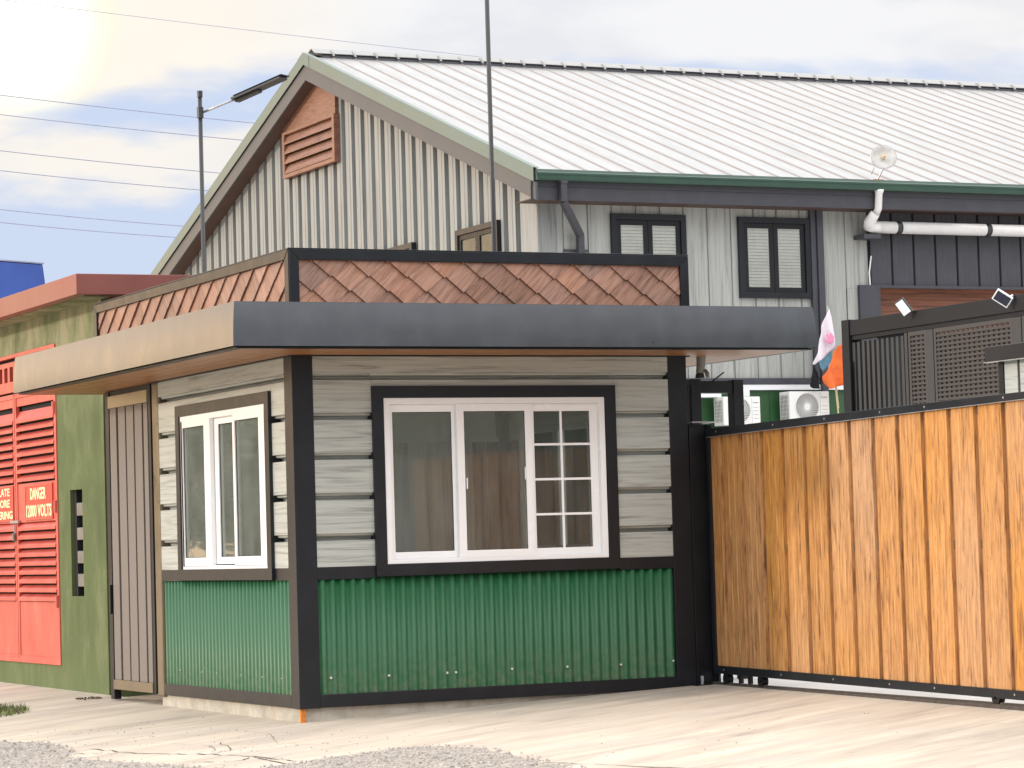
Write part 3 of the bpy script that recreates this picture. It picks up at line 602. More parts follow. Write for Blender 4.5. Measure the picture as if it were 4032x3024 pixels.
# ventilation slot with concrete blocks
zc = [(1.574, 1.461), (1.356, 1.248), (1.150, 1.042), (.949, .837)]
for z1_, z0_ in zc: MB().box(X0 + .035, X0 + .15, 5.641, 5.93, z0_, z1_).build('vent_block', 'concrete_block', sub, bevel=.004)
MB().box(X0 + .035, X0 + .15, 5.931, 5.999, .7545, 1.6895).build('vent_reveal', 'dark_recess', sub)
for z0_, z1_ in ((1.575, 1.688), (1.357, 1.46), (1.151, 1.247), (.95, 1.041), (.757, .836)):
    MB().prism([(X0 + .08, 5.66, z0_ + .01), (X0 + .08, 5.72, z0_ + .01), (X0 + .08, 5.665, z0_ + .065)], (.01, 0, 0)).build('vent_fin', 'concrete_block', sub)
# steel doors
DF = SD(X0 - .0)
MBf = MB(); ring(MBf, DF, 6.36, 9.10, .135, 3.02, .035, -.06, .012); MBf.build('door_frame', 'red_paint', sub, bevel=.003)
def door(a0, a1, hinge_a, lou):
    d = MB()
    ring(d, DF, a0, a1, .155, 2.644, .045, -.035, .004)
    for z0_, z1_ in ((.200, .700), (1.433, 1.795), (2.520, 2.599)): fbox(d, DF, a0 + .046, a1 - .046, -.02, -.004, z0_, z1_)
    o = d.build('door', 'red_paint', sub, bevel=.002)
    n = 0
    def sl(z, h=.0815):
        # louvre blade: bottom lip out, head in
        MB().prism([DF(a0 + .046, oo, zz_) for oo, zz_ in ((.012, z), (.012, z + .026), (-.036, z + h * .80), (-.040, z + h * .80), (.004, z + .014), (.006, z))], Vector(DF(a1 - .046, 0, 0)) - Vector(DF(a0 + .046, 0, 0))).build('louvre_blade', 'red_paint', o)
    z = .705
    while z < 1.36: sl(z, .0815 if z < 1.29 else .10); z += .0815
    z = 1.812
    while z < 2.40: sl(z, .078 if z < 2.33 else .14); z += .0785
    fbox(MB(), DF, a0 + .046, a1 - .046, -.060, -.050, .70, 2.52).build('door_back', 'dark_recess', o)
    for zz_ in (.65, 1.50, 2.39):
        h = MB(); h.tube([DF(hinge_a, .018, zz_), DF(hinge_a, .018, zz_ + .11)], .02, 8); h.build('hinge', 'red_paint', o)
    return o
dr = door(6.402, 7.722, 6.392, 0); dl = door(7.738, 9.058, 9.068, 0)
MB().box(X0 - .03, X0 - .006, 7.60, 7.86, 1.43, 1.455).build('bolt', 'galv', dr, bevel=.003)
MB().box(X0 - .035, X0 - .01, 7.735, 7.775, 1.265, 1.34).build('padlock', 'concrete_block', dr, bevel=.005)
MB().tube([(X0 - .02, 7.745, 1.34), (X0 - .02, 7.745, 1.40), (X0 - .02, 7.765, 1.42)], .005, 6).build('shackle', 'galv', dr)
# transom panel with slots
slots = []
a = 6.45
while a < 9.0: slots.append((a, a + .115, 2.765, 2.905)); a += .185
wallpanel('transom', 'red_paint', sub, DF, 6.396, 9.064, -.03, .004, 2.665, 2.95, slots)
MB().box(X0 + .04, X0 + .05, 6.40, 9.06, 2.66, 2.98).build('transom_back', 'dark_recess', sub)
# signs
def text_mesh(txt, font_off=.0):
    cu = bpy.data.curves.new('t', 'FONT'); cu.body = txt; cu.size = 1; cu.offset = font_off; cu.extrude = .02; cu.resolution_u = 2
    o = bpy.data.objects.new('t', cu); COL.objects.link(o); dg = bpy.context.evaluated_depsgraph_get(); me = bpy.data.meshes.new_from_object(o.evaluated_get(dg)); bpy.data.objects.remove(o); bpy.data.curves.remove(cu); return me
def lettering(txt, W, a_left, a_right, z0, z1, o0, o1, mat, parent, off=.02):
    me = text_mesh(txt, off); xs = [v.co.x for v in me.vertices]; ys = [v.co.y for v in me.vertices]; zs = [v.co.z for v in me.vertices]
    for v in me.vertices:
        fx = (v.co.x - min(xs)) / (max(xs) - min(xs)); fy = (v.co.y - min(ys)) / (max(ys) - min(ys)); fz = (v.co.z - min(zs)) / max(1e-6, max(zs) - min(zs))
        v.co = W(a_left + (a_right - a_left) * fx, o0 + (o1 - o0) * fz, z0 + (z1 - z0) * fy)
    me.materials.clear(); me.materials.append(MT(mat)); me.update()
    bm = bmesh.new(); bm.from_mesh(me); bmesh.ops.recalc_face_normals(bm, faces=bm.faces); bm.to_mesh(me); bm.free()
    o = bpy.data.objects.new('lettering', me); COL.objects.link(o)
    if parent: o.parent = parent; o.matrix_parent_inverse = Matrix.Translation(-Vector(wloc(parent)))
    return o
s1 = thing('warning_sign', 'red enamel sign reading DANGER 12000 VOLTS on the right louvred door', 'sign', (X0 - .01, 6.97, 1.45))
FB('plate', 'sign_red', s1, DF, 6.53, 7.405, -.003, .006, 1.452, 1.775, bevel=.002)
ring(MB(), DF, 6.53, 7.405, 1.452, 1.775, .012, .0062, .009).build('rim', 'red_paint', s1)
lettering('DANGER', DF, 7.235, 6.735, 1.635, 1.745, .0063, .0085, 'sign_yellow', s1); lettering('12000 VOLTS', DF, 7.375, 6.560, 1.475, 1.590, .0063, .0085, 'sign_yellow', s1)
s2 = thing('warning_sign', 'red enamel sign ending LATE, FORE, ERING, cut by the left picture edge', 'sign', (X0 - .01, 8.25, 1.45))
FB('plate', 'sign_red', s2, DF, 7.812, 8.687, -.003, .006, 1.452, 1.785, bevel=.002)
ring(MB(), DF, 7.812, 8.687, 1.452, 1.785, .012, .0062, .009).build('rim', 'red_paint', s2)
lettering('ISOLATE', DF, 8.565, 7.930, 1.690, 1.765, .0063, .0085, 'sign_yellow', s2); lettering('BEFORE', DF, 8.530, 7.930, 1.583, 1.660, .0063, .0085, 'sign_yellow', s2); lettering('ENTERING', DF, 8.650, 7.845, 1.474, 1.550, .0063, .0085, 'sign_yellow', s2)

# ---------------------------------------------------------------- sliding gate
GA = Vector((3.281, -.075, 0)); GD = Vector((-.0576, -.99834, 0)).normalized(); GN = Vector((-.99834, .0576, 0))   # outward normal
def WG(a, o, z): p = GA + GD * a + GN * o; return (p.x, p.y, z)
gate = thing('sliding_gate', 'tall orange wood-look sliding gate with charcoal top and bottom rails', 'gate', (3.28, -3, .03))
GL = 4.72
def gz0(a): return .158 - .0097 * a
def gz1(a): return 1.850 + .0072 * a
def gquad(name, mat, a0, a1, o0, o1, f0, f1, par=gate, bevel=0):
    vs = [WG(a, o, z) for a in (a0, a1) for o in (o0, o1) for z in (f0(a), f1(a))]
    return MB().add(vs, [(0, 1, 3, 2), (4, 6, 7, 5), (0, 4, 5, 1), (2, 3, 7, 6), (0, 2, 6, 4), (1, 5, 7, 3)]).build(name, mat, par, bevel=bevel)
gquad('top_rail', 'charcoal_trim', -.02, GL, -.05, .022, lambda a: 1.849 + .0074 * a, lambda a: 1.911 + .0035 * a, bevel=.002)
gquad('bottom_rail', 'charcoal_trim', -.02, GL, -.05, .022, lambda a: .101 - .0095 * a, lambda a: .159 - .0097 * a, bevel=.002)
gquad('top_flange', 'galv', -.02, GL, .020, .026, lambda a: 1.845 + .0073 * a, lambda a: 1.849 + .0073 * a)
gquad('stile', 'charcoal_trim', -.03, .012, -.05, .02, lambda a: .16, lambda a: 1.848)
pitch = .3262; g0_ = .184
pans = [(.013, g0_ - .024)] + [(g0_ + i * pitch + .024, g0_ + (i + 1) * pitch - .024) for i in range(13)] + [(g0_ + 13 * pitch + .024, 4.70)]
for a0, a1 in pans:
    if a1 - a0 < .02: continue
    # pan with two shallow stiffening steps, edges folded in
    wdt = a1 - a0; pr = [(a0, -.030), (a0 + .004, .004)]
    if wdt > .2: pr += [(a0 + wdt * .30, .004), (a0 + wdt * .33, .0005), (a0 + wdt * .40, .0005), (a0 + wdt * .43, .004), (a0 + wdt * .62, .004), (a0 + wdt * .65, .0005), (a0 + wdt * .72, .0005), (a0 + wdt * .75, .004)]
    pr += [(a1 - .004, .004), (a1, -.030)]
    n = len(pr); vs = [WG(a, o, f(a)) for f in (gz0, gz1) for a, o in pr]
    MB().add(vs, [tuple(range(n)), tuple(range(2 * n - 1, n - 1, -1))] + [(i, (i + 1) % n, n + (i + 1) % n, n + i) for i in range(n)]).build('board', 'gate_board', gate)
for i in range(14):
    c = g0_ + i * pitch
    gquad('groove', 'gate_groove', c - .0235, c + .0235, -.026, -.019, gz0, gz1)
    gquad('groove_dark_piece', 'gate_groove_dark', c - .0235, c + .0235, -.0185, -.015, lambda a: .985, lambda a: 1.04)  # short dark piece at mid height of each groove
    gquad('groove_dark_piece', 'gate_groove_dark', c - .0235, c + .0235, -.0185, -.015, lambda a: gz1(a) - .055, lambda a: gz1(a) - .001)  # deep shadow under the top rail, put in as a dark piece
sg = MB().tube([(0, 0, 0), (.006, 0, 0)], .007, 8).mesh('screw', 'galv')
for a in (.148, 1.06, 1.828, 2.6, 3.18, 4.132):
    for f in (lambda a: .132 - .0096 * a, lambda a: 1.882 + .005 * a):
        p = WG(a, .024, f(a)); inst('screw', sg, gate, p)
for a in (.16, .72, 3.9):
    wh = MB().tube([WG(a, .012, .066 - .0 * a), WG(a, -.030, .066)], .040, 20); wh.tube([WG(a, .016, .066), WG(a, .012, .066)], .046, 20); wh.tube([WG(a, .03, .066), WG(a, -.04, .066)], .008, 8); o = wh.build('wheel', 'black_steel', gate)
for a in (.30, .45): gquad('bracket', 'black_steel', a, a + .025, -.05, -.02, lambda q: .035, lambda q: .10)
tr_ = MB().add([WG(a, o, G(3.2, 0) + dz) for a in (-.3, 9) for o in (-.025, .025) for dz in (-.02, .008)], [(0, 1, 3, 2), (4, 6, 7, 5), (0, 4, 5, 1), (2, 3, 7, 6), (0, 2, 6, 4), (1, 5, 7, 3)])
tr_.tube([WG(-.3, 0, G(3.2, 0) + .012), WG(9, 0, G(3.2, 0) + .012)], .008, 8)
tag(tr_.build('gate_track', 'crack_dark', None), 'dark steel ground rail running under the sliding gate', 'rail')
# steel post next to booth, portal frame behind it
gp = thing('gate_post', 'black steel gate post with pale cap standing against the booth', 'post', (3.23, 0, .02))
MB().box(3.150, 3.315, .004, .10, .015, 1.945).build('post', 'black_steel', gp, bevel=.004)
MB().box(3.288, 3.300, -.030, .003, .02, 1.94).build('flange', 'black_steel', gp, bevel=.002)
MB().box(3.302, 3.322, -.05, .002, .02, 1.94).build('guide', 'charcoal_trim', gp, bevel=.002)
MB().box(3.148, 3.341, -.05, .12, 1.956, 1.966).build('cap_plate', 'galv', gp, bevel=.002)
MB().box(3.10, 3.42, -.09, .16, .012, .024).build('base_plate', 'black_steel', gp, bevel=.002)
MB().box(3.142, 3.149, .01, .09, .015, 1.5).build('packer', 'black_steel', gp)
for x in (3.165,): MB().tube([(x, -.045, .02), (x, -.045, .085)], .012, 8).build('bolt', 'galv', gp)
pf = thing('gate_portal', 'black square-tube portal frame standing behind the steel gate post', 'frame', (3.5, .25, .02))
MB().box(3.286, 3.373, .2, .3, .0, 2.298).build('post', 'black_steel', pf, bevel=.004); MB().box(3.655, 3.741, .2, .3, .0, 2.292).build('post', 'black_steel', pf, bevel=.004)
MB().box(3.3735, 3.6545, .21, .29, 2.193, 2.284).build('beam', 'black_steel', pf, bevel=.004)
MB().tube([(3.50, .25, 2.284), (3.602, .25, 2.352)], .006, 6).build('spike', 'black_steel', pf)
MB().box(3.27, 3.286, .21, .29, .0, 2.25).build('flange', 'black_steel', pf)
cc = thing('security_camera', 'small dark dome camera hanging under the right end of the canopy', 'camera', (3.31, .12, 2.45))
MB().tube([(3.325, .1, 2.458), (3.322, .1, 2.40), (3.31, .1, 2.335)], [.035, .034, .030], 14).build('bracket', 'ac_grey', cc, smooth=False)
MB().tube([(3.31, .1, 2.334), (3.31, .1, 2.300)], [.030, .036], 14).build('housing', 'rubber', cc); MB().tube([(3.345, .08, 2.36), (3.350, .06, 2.33), (3.350, .05, 2.30)], [.012, .018, .014], 12).build('lens', 'ac_grey', cc)

# ---------------------------------------------------------------- warehouse
wh_ = thing('warehouse', 'large grey ribbed warehouse with pale gable roof, green gutter and dark windows', 'building', (11.27, 18.83, 0))
GX = 11.27; WY = 18.83; EY = 18.33; RY = 27.10; ZE = 6.462; ZR = 9.563; SL = (ZR - ZE) / (RY - EY); XE = 31.0
def zroof(y): return ZE + SL * (RY - EY - abs(y - RY)) if True else 0
# gable sheets: one part per rib
c = 18.83
first = 19.399 - .4155 * 1
y = WY; edges = [WY] + [19.399 + .4165 * i for i in range(40)]
vent_a0, vent_a1, vent_z0, vent_z1 = 26.30, 28.74, 7.64, 8.455
gw = [(20.08, 21.60, 4.66, 5.94), (23.27, 24.79, 4.66, 5.945)]
for i in range(len(edges) - 1):
    y0, y1 = edges[i], edges[i + 1]
    if y0 > 35.2: break
    d = .105
    pr = [(y0, 0), (y0 + .150, 0), (y0 + .158, d), (y0 + .24, d), (y0 + .245, d - .007), (y0 + .265, d - .007), (y0 + .27, d), (y1 - .006, d), (y1, 0)]
    if i == 0: pr = [(y0, 0), (y0 + .2, 0), (y0 + .21, d), (y1 - .006, d), (y1, 0)]
    def topz(yy): return zroof(yy) - .24
    top = [topz(a) for a, o in pr]
    n = len(pr); vs = [(GX - o, a, 2.5) for a, o in pr] + [(GX - o, a, t) for (a, o), t in zip(pr, top)]
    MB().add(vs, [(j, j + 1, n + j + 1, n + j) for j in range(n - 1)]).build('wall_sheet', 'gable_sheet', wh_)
# corner flashing
MB().box(GX - .107, GX + .20, WY - .012, WY + .30, 2.5, 6.20).build('corner_flashing', 'gable_sheet', wh_, bevel=.003)
# timber triangle and louvred vent
VX = GX - .165
def rk(yy): return zroof(yy) - .42
MB().prism([(VX, 26.34, 8.457), (VX, 28.80, 8.457), (VX, 28.80, rk(28.80)), (VX, RY, rk(RY)), (VX, 26.34, rk(26.34))], (.16, 0, 0)).build('gable_panel', 'vent_timber', wh_)
vt = ring(MB(), SD(VX + .04), vent_a0, vent_a1, vent_z0, vent_z1, .10, -.05, .09, wt=.05, wb=.07).build('vent', 'vent_timber', wh_, bevel=.006)
MB().box(VX + .04, VX + .155, vent_a0 + .02, vent_a1 - .02, vent_z0, vent_z1).build('vent_back', 'dark_recess', vt)
for i in range(4):
    z = vent_z0 + .08 + i * .172
    MB().prism([(VX - .045, vent_a0 + .101, z), (VX - .045, vent_a0 + .101, z + .028), (VX + .03, vent_a0 + .101, z + .175), (VX + .03, vent_a0 + .101, z + .145)], (0, vent_a1 - vent_a0 - .202, 0)).build('louvre_blade', 'vent_timber', vt)
# gable windows
def dark_window(W, a0, a1, z0, z1, proud=.05, blind=True, bm_='blind_slat'):
    f = ring(MB(), W, a0, a1, z0, z1, .088, -.02, proud).build('window', 'charcoal_trim', wh_, bevel=.004)
    am = (a0 + a1) / 2 - .01
    for b0, b1 in ((a0 + .09, am - .002), (am + .002, a1 - .09)):
        ring(MB(), W, b0, b1, z0 + .09, z1 - .09, .075, -.02, proud - .025).build('sash', 'black_steel', f, bevel=.004)
        FB('pane', 'clear_glass', f, W, b0 + .074, b1 - .074, .022, .026, z0 + .164, z1 - .164)
    if blind:
        z = z0 + .165; me_ = MB()
        while z < z1 - .165: me_.prism([W(a0 + .1, .004, z + .004), W(a0 + .1, .018, z + .004), W(a0 + .1, .007, z + .0475)], Vector(W(a1 - .1, 0, 0)) - Vector(W(a0 + .1, 0, 0))); z += .048
        me_.build('blind', bm_, f, kind='stuff')
    FB('window_back', 'inner_dark', f, W, a0 + .05, a1 - .05, -.05, -.03, z0 + .05, z1 - .05)
    return f
WGb = SD(GX)
for a0, a1, z0, z1 in gw: dark_window(SD(GX - .10), a0, a1, z0, z1, .07, True, 'inner_wall')
WF = FR(WY)
# side wall: light panels, then dark section over the opening
holes = []
jx = [GX + .20, 11.586] + [11.586 + .4005 * i for i in range(1, 13)] + [16.80]
jx = sorted({round(v, 4) for v in jx if v < 16.81})
for i in range(len(jx) - 1):
    x0, x1 = jx[i], jx[i + 1]
    pr = [(x0, -.03), (x0 + .008, 0), (x1 - .035, 0), (x1 - .030, -.012), (x1 - .006, -.014), (x1, -.03)]; n = len(pr)
    zb0 = 3.486 if x1 < 16.58 else 4.86
    MB().prism([WF(a, o, zb0) for a, o in pr], (0, 0, 6.05 - zb0)).build('wall_panel', 'grey_sheet_vertical', wh_)
xx = 16.842; i = 0
while xx < XE - .5:
    x1 = xx + .4005
    pr = [(xx, -.04), (xx + .006, -.002)]
    for kx in range(9): pr.append((xx + .012 + (.345) * kx / 8, -.002 + (.006 if kx % 2 else 0)))
    pr += [(x1 - .034, -.004), (x1 - .031, -.035), (x1, -.04)]
    MB().prism([WF(a, o, 4.912) for a, o in pr], (0, 0, 6.05 - 4.912)).build('wall_panel', 'charcoal_far', wh_); xx = x1
FB('backing', 'dark_recess', wh_, WF, GX + .1, 16.60, -.25, -.045, 2.4, 6.1); FB('backing', 'dark_recess', wh_, WF, 16.601, XE - .3, -.40, -.31, 2.4, 6.1); FB('backing', 'dark_recess', wh_, WF, 16.601, XE - .3, -.30, -.045, 4.92, 6.1)
FB('wall_panel', 'grey_sheet_vertical', wh_, WF, 16.400, 16.583, -.03, .0, 3.486, 4.858)
# trim post on the wall, dark portal round the opening
FB('downpipe', 'charcoal_far', wh_, WF, 15.745, 15.835, .0, .07, 3.486, 6.05, bevel=.004); FB('downpipe', 'charcoal_far', wh_, WF, 15.842, 15.950, .0, .10, 2.6, 6.05, bevel=.004)
FB('portal_trim', 'charcoal_far', wh_, WF, 16.585, 16.958, -.02, .06, 2.0, 4.91, bevel=.004); FB('portal_trim', 'charcoal_far', wh_, WF, 16.959, XE - .5, -.02, .06, 4.866, 4.911, bevel=.003)
zz_ = 3.0
while zz_ < 4.86:
    FB('roller_slat', 'roller_wood', wh_, WF, 16.95, 24, -.30, -.285, zz_, zz_ + .092); zz_ += .096
# ledge beam, white rail and green lower wall
FB('ledge_beam', 'charcoal_far', wh_, WF, GX + .05, 16.584, -.03, .05, 3.391, 3.485, bevel=.004)
FB('white_rail', 'white_upvc', wh_, WF, 14.45, 16.4, .0, .04, 3.306, 3.388, bevel=.003)
xx = GX + .1
while xx < 16.5:
    FB('lower_panel', 'wall_green', wh_, WF, xx, min(xx + 1.2, 16.55) - .006, -.06, -.02, 0, 3.39); xx += 1.2
# eaves: fascia, gutter, soffit
FB('eaves_fascia', 'charcoal_far', wh_, FR(18.40), 10.855, XE, .0, .02, 6.032, 6.225, bevel=.002); FB('eaves_fascia', 'charcoal_far', wh_, FR(18.40), 10.855, XE, .0, .034, 6.2255, 6.40, bevel=.002)
MB().box(10.86, XE, 18.402, WY + .05, 6.036, 6.05).build('eaves_soffit', 'rake_soffit', wh_)
gut = [(18.36, 6.302), (18.255, 6.302), (18.240, 6.325), (18.240, 6.375), (18.228, 6.385), (18.228, 6.410), (18.250, 6.425), (18.270, 6.462), (18.275, 6.462), (18.262, 6.410), (18.252, 6.33), (18.26, 6.315), (18.36, 6.315)]
MB().prism([(10.90, y_, z_) for y_, z_ in gut], (XE - 10.90, 0, 0)).build('gutter', 'gutter_green', wh_)
MB().prism([(10.893, 18.24, 6.305), (10.893, 18.40, 6.305), (10.893, 18.40, 6.46), (10.893, 18.27, 6.46)], (.006, 0, 0)).build('gutter_end', 'barge_green', wh_)
# roof pans and ribs
nrm = Vector((0, -SL, 1)).normalized(); up = Vector((0, 1, SL)).normalized(); e0 = Vector((0, EY + .0, ZE + .0)); slope_len = (Vector((0, RY - .14, zroof(RY - .14))) - e0).length
pp = .402; x = 18.55
while x > 11.15: x -= pp
xs_ = x
def rp(a, d, h, x0): q = Vector((x0 + a, 0, 0)) + e0 + up * d + nrm * h; return q
prof = [(0, .0), (.008, .016), (.026, .016), (.034, .0), (pp - .0005, .0)]
n = len(prof)
vs = [rp(a, d_, h, 0) - rp(0, 0, 0, 0) for d_ in (-.03, slope_len) for a, h in prof] + [rp(a, d_, -.012, 0) - rp(0, 0, 0, 0) for d_ in (-.03, slope_len) for a in (0, pp - .0005)]
fs = [(i, i + 1, n + i + 1, n + i) for i in range(n - 1)] + [(2 * n, 2 * n + 1, n - 1, 0)[::-1]]
mbp = MB(); mbp.v = [tuple(q) for q in vs]; mbp.f = fs; mbp.mi = [1 if i in (0, 1, 2) else 0 for i in range(n - 1)] + [0]
pan = mbp.mesh('roof_sheet', ['roof_sheet', 'roof_rib'], recalc=False)
x = xs_; base0 = rp(0, 0, 0, 0)
while x < XE:
    if x > 10.9: inst('roof_sheet', pan, wh_, (x, base0.y, base0.z))
    x += pp
# under-deck, far slope
MB().add([(10.95, EY + .02, ZE - .03), (XE, EY + .02, ZE - .03), (XE, RY, ZR - .03), (10.95, RY, ZR - .03), (10.95, 2 * RY - EY, ZE - .03), (XE, 2 * RY - EY, ZE - .03)], [(0, 1, 2, 3), (3, 2, 5, 4)]).build('roof_deck', 'rake_soffit', wh_)
MB().add([(10.95, RY, ZR + .01), (XE, RY, ZR + .01), (XE, 2 * RY - EY, ZE + .01), (10.95, 2 * RY - EY, ZE + .01)], [(0, 1, 2, 3)]).build('roof_far_side', 'roof_sheet', wh_)
# ridge: dark closure with pale flashing over it
MB().prism([(11.15, RY - .16, zroof(RY - .16) + .002), (11.15, RY - .12, zroof(RY - .12) + .085), (11.15, RY, ZR + .085), (11.15, RY, ZR - .01)], (XE - 11.15, 0, 0)).build('ridge_closure', 'charcoal_far', wh_)
MB().prism([(11.0, RY - .165, zroof(RY - .16) + .070), (11.0, RY - .165, zroof(RY - .16) + .080), (11.0, RY, ZR + .125), (11.0, RY + .3, ZR + .02), (11.0, RY, ZR + .115)], (XE - 11.0, 0, 0)).build('ridge_cap', 'ridge_metal', wh_)
x = xs_ + .006
stop = MB().prism([(0, -.22, -.02), (0, -.16, .055), (0, -.12, .092), (0, 0, .10), (0, 0, 0)], (.030, 0, 0)).mesh('rib_end', 'roof_sheet')
while x < XE:
    if x > 11.2: inst('rib_end', stop, wh_, (x, RY, ZR - .005 + .0))
    x += pp
# barge flashing: front rake and far rake
def rake(sign):
    P = lambda yy, dz: (yy if sign > 0 else 2 * RY - yy, zroof(yy) + dz)
    def strip(x0, x1, d0, d1, name, mat, ya=EY - .05, yb=RY):
        q = [P(ya, d0), P(yb, d0), P(yb, d1), P(ya, d1)]
        MB().prism([(x0, a, b) for a, b in q], (x1 - x0, 0, 0)).build(name, mat, wh_, bevel=.003)
    strip(10.862, 10.945, .036, .046, 'barge_flashing', 'barge_green'); strip(10.850, 10.861, -.165, .046, 'barge_flashing', 'barge_green')
    strip(10.880, 10.92, -.430, -.168, 'barge_board', 'barge_grey'); strip(10.921, GX - .10, -.43, -.415, 'rake_soffit', 'rake_soffit', EY + .1)
rake(1); rake(-1)
MB().prism([(10.848, RY - .26, zroof(RY - .26) + .05), (10.848, RY, ZR + .05), (10.848, RY + .26, zroof(RY + .26) + .05), (10.848, RY + .26, zroof(RY + .26) - .165), (10.848, RY, ZR - .165), (10.848, RY - .26, zroof(RY - .26) - .165)], (-.003, 0, 0)).build('barge_apex', 'barge_green', wh_)
# windows on the side wall
dark_window(WF, 12.350, 13.600, 4.690, 5.915, .055); dark_window(WF, 14.495, 15.742, 4.690, 5.912, .055)
# dark downpipe with two bends, bracket
dp = MB()
def sqtube(mb, pts, hw):
    for i in range(len(pts) - 1):
        a, b = Vector(pts[i]), Vector(pts[i + 1]); d = (b - a).normalized(); s_ = Vector((0, 1, 0)); s_ = (s_ - d * s_.dot(d)).normalized(); t_ = d.cross(s_); a = a - d * .01; b = b + d * .01
        c_ = [(1, 1), (1, -1), (-1, -1), (-1, 1)]; vs = [p + s_ * u_ * hw + t_ * v_ * hw for p in (a, b) for u_, v_ in c_]
        mb.add(vs, [(0, 1, 2, 3), (7, 6, 5, 4)] + [(k, (k + 1) % 4, 4 + (k + 1) % 4, 4 + k) for k in range(4)])
sqtube(dp, [(11.334, 18.31, 6.30), (11.334, 18.31, 6.01), (11.80, 18.72, 5.57), (11.81, 18.76, 2.6)], .048); dp.build('downpipe', 'charcoal_far', wh_, bevel=.006)
sq = MB(); sq.prism([(11.27, 18.25, 6.305), (11.40, 18.25, 6.305), (11.375, 18.25, 6.262), (11.295, 18.25, 6.262)], (0, .11, 0)); sq.build('gutter_outlet', 'charcoal_far', wh_)
FB('pipe_bracket', 'charcoal_far', wh_, WF, 11.575, 11.978, .0, .03, 5.335, 5.372)
# white pvc drain
pv = MB(); pv.tube([(16.695, 18.30, 6.315), (16.695, 18.30, 6.285), (16.695, 18.31, 6.26), (16.690, 18.33, 6.03), (16.68, 18.38, 5.965)], [.078, .068, .058, .056, .056], 18); pv.build('drain_pipe', 'pvc_white', wh_, smooth=True)
pv = MB(); pv.tube([(16.68, 18.40, 5.975), (16.665, 18.44, 5.93), (16.635, 18.5, 5.845), (16.660, 18.56, 5.795), (16.74, 18.60, 5.781), (16.86, 18.6, 5.781)], [.075, .082, .088, .092, .094, .094], 20); pv.build('drain_elbow', 'pvc_white', wh_, smooth=True)
pv = MB(); pv.tube([(16.855, 18.6, 5.781), (XE - .6, 18.6, 5.770)], .093, 22, True); pv.build('drain_pipe', 'pvc_white', wh_, smooth=True)
cl = MB().tube([(-.045, 0, 0), (.045, 0, 0)], .099, 20).mesh('pipe_clamp', 'lamp_black', smooth=True)
for x in (17.20, 18.845, 20.5, 22.1): inst('pipe_clamp', cl, wh_, (x, 18.6, 5.780))
MB().tube([(16.832, 18.80, 5.36), (16.787, 18.80, 5.10), (16.79, 18.79, 4.90)], .012, 6).build('cable', 'white_upvc', wh_)
FB('bracket', 'charcoal_far', wh_, WF, 16.545, 16.85, .0, .30, 5.60, 5.668)

# ---------------------------------------------------------------- things on and by the warehouse
ds = thing('satellite_dish', 'round pale satellite dish standing on the gutter edge of the pale roof', 'dish', (16.74, 18.38, 6.46))
dm = MB(); nr, ns = 6, 28; dc = Vector((16.815, 18.34, 6.81)); ax = Vector((-.35, -.9, .18)).normalized(); e1 = ax.cross(Vector((0, 0, 1))).normalized(); e2 = e1.cross(ax)
vs = [dc - ax * .0]
for i in range(1, nr + 1):
    r = .197 * i / nr
    for k in range(ns): t = 2 * math.pi * k / ns; vs.append(dc + e1 * r * math.cos(t) + e2 * r * .94 * math.sin(t) + ax * (r * r * 1.2))
fs = [(0, 1 + k, 1 + (k + 1) % ns) for k in range(ns)] + [(1 + (i - 1) * ns + k, 1 + (i - 1) * ns + (k + 1) % ns, 1 + i * ns + (k + 1) % ns, 1 + i * ns + k) for i in range(1, nr) for k in range(ns)]
o = dm.add(vs, fs).build('reflector', 'dish_white', ds, smooth=True); sol = o.modifiers.new('s', 'SOLIDIFY'); sol.thickness = .006
MB().tube([dc + e1 * .199 * math.cos(t * .2244) + e2 * .187 * math.sin(t * .2244) + ax * .047 for t in range(29)], .006, 6, False).build('rim', 'galv', ds)
MB().tube([dc + ax * .01, dc + ax * .16], [.03, .022], 10).build('feed', 'bamboo', ds)
MB().tube([dc - e2 * .15, (16.737, 18.40, 6.48)], .013, 8).build('mast', 'galv', ds); MB().box(16.65, 16.83, 18.36, 18.44, 6.465, 6.485).build('foot', 'rust_orange', ds); MB().tube([(16.665, 18.36, 6.66), (16.605, 18.36, 6.55)], .004, 5).build('cable', 'lamp_black', ds)
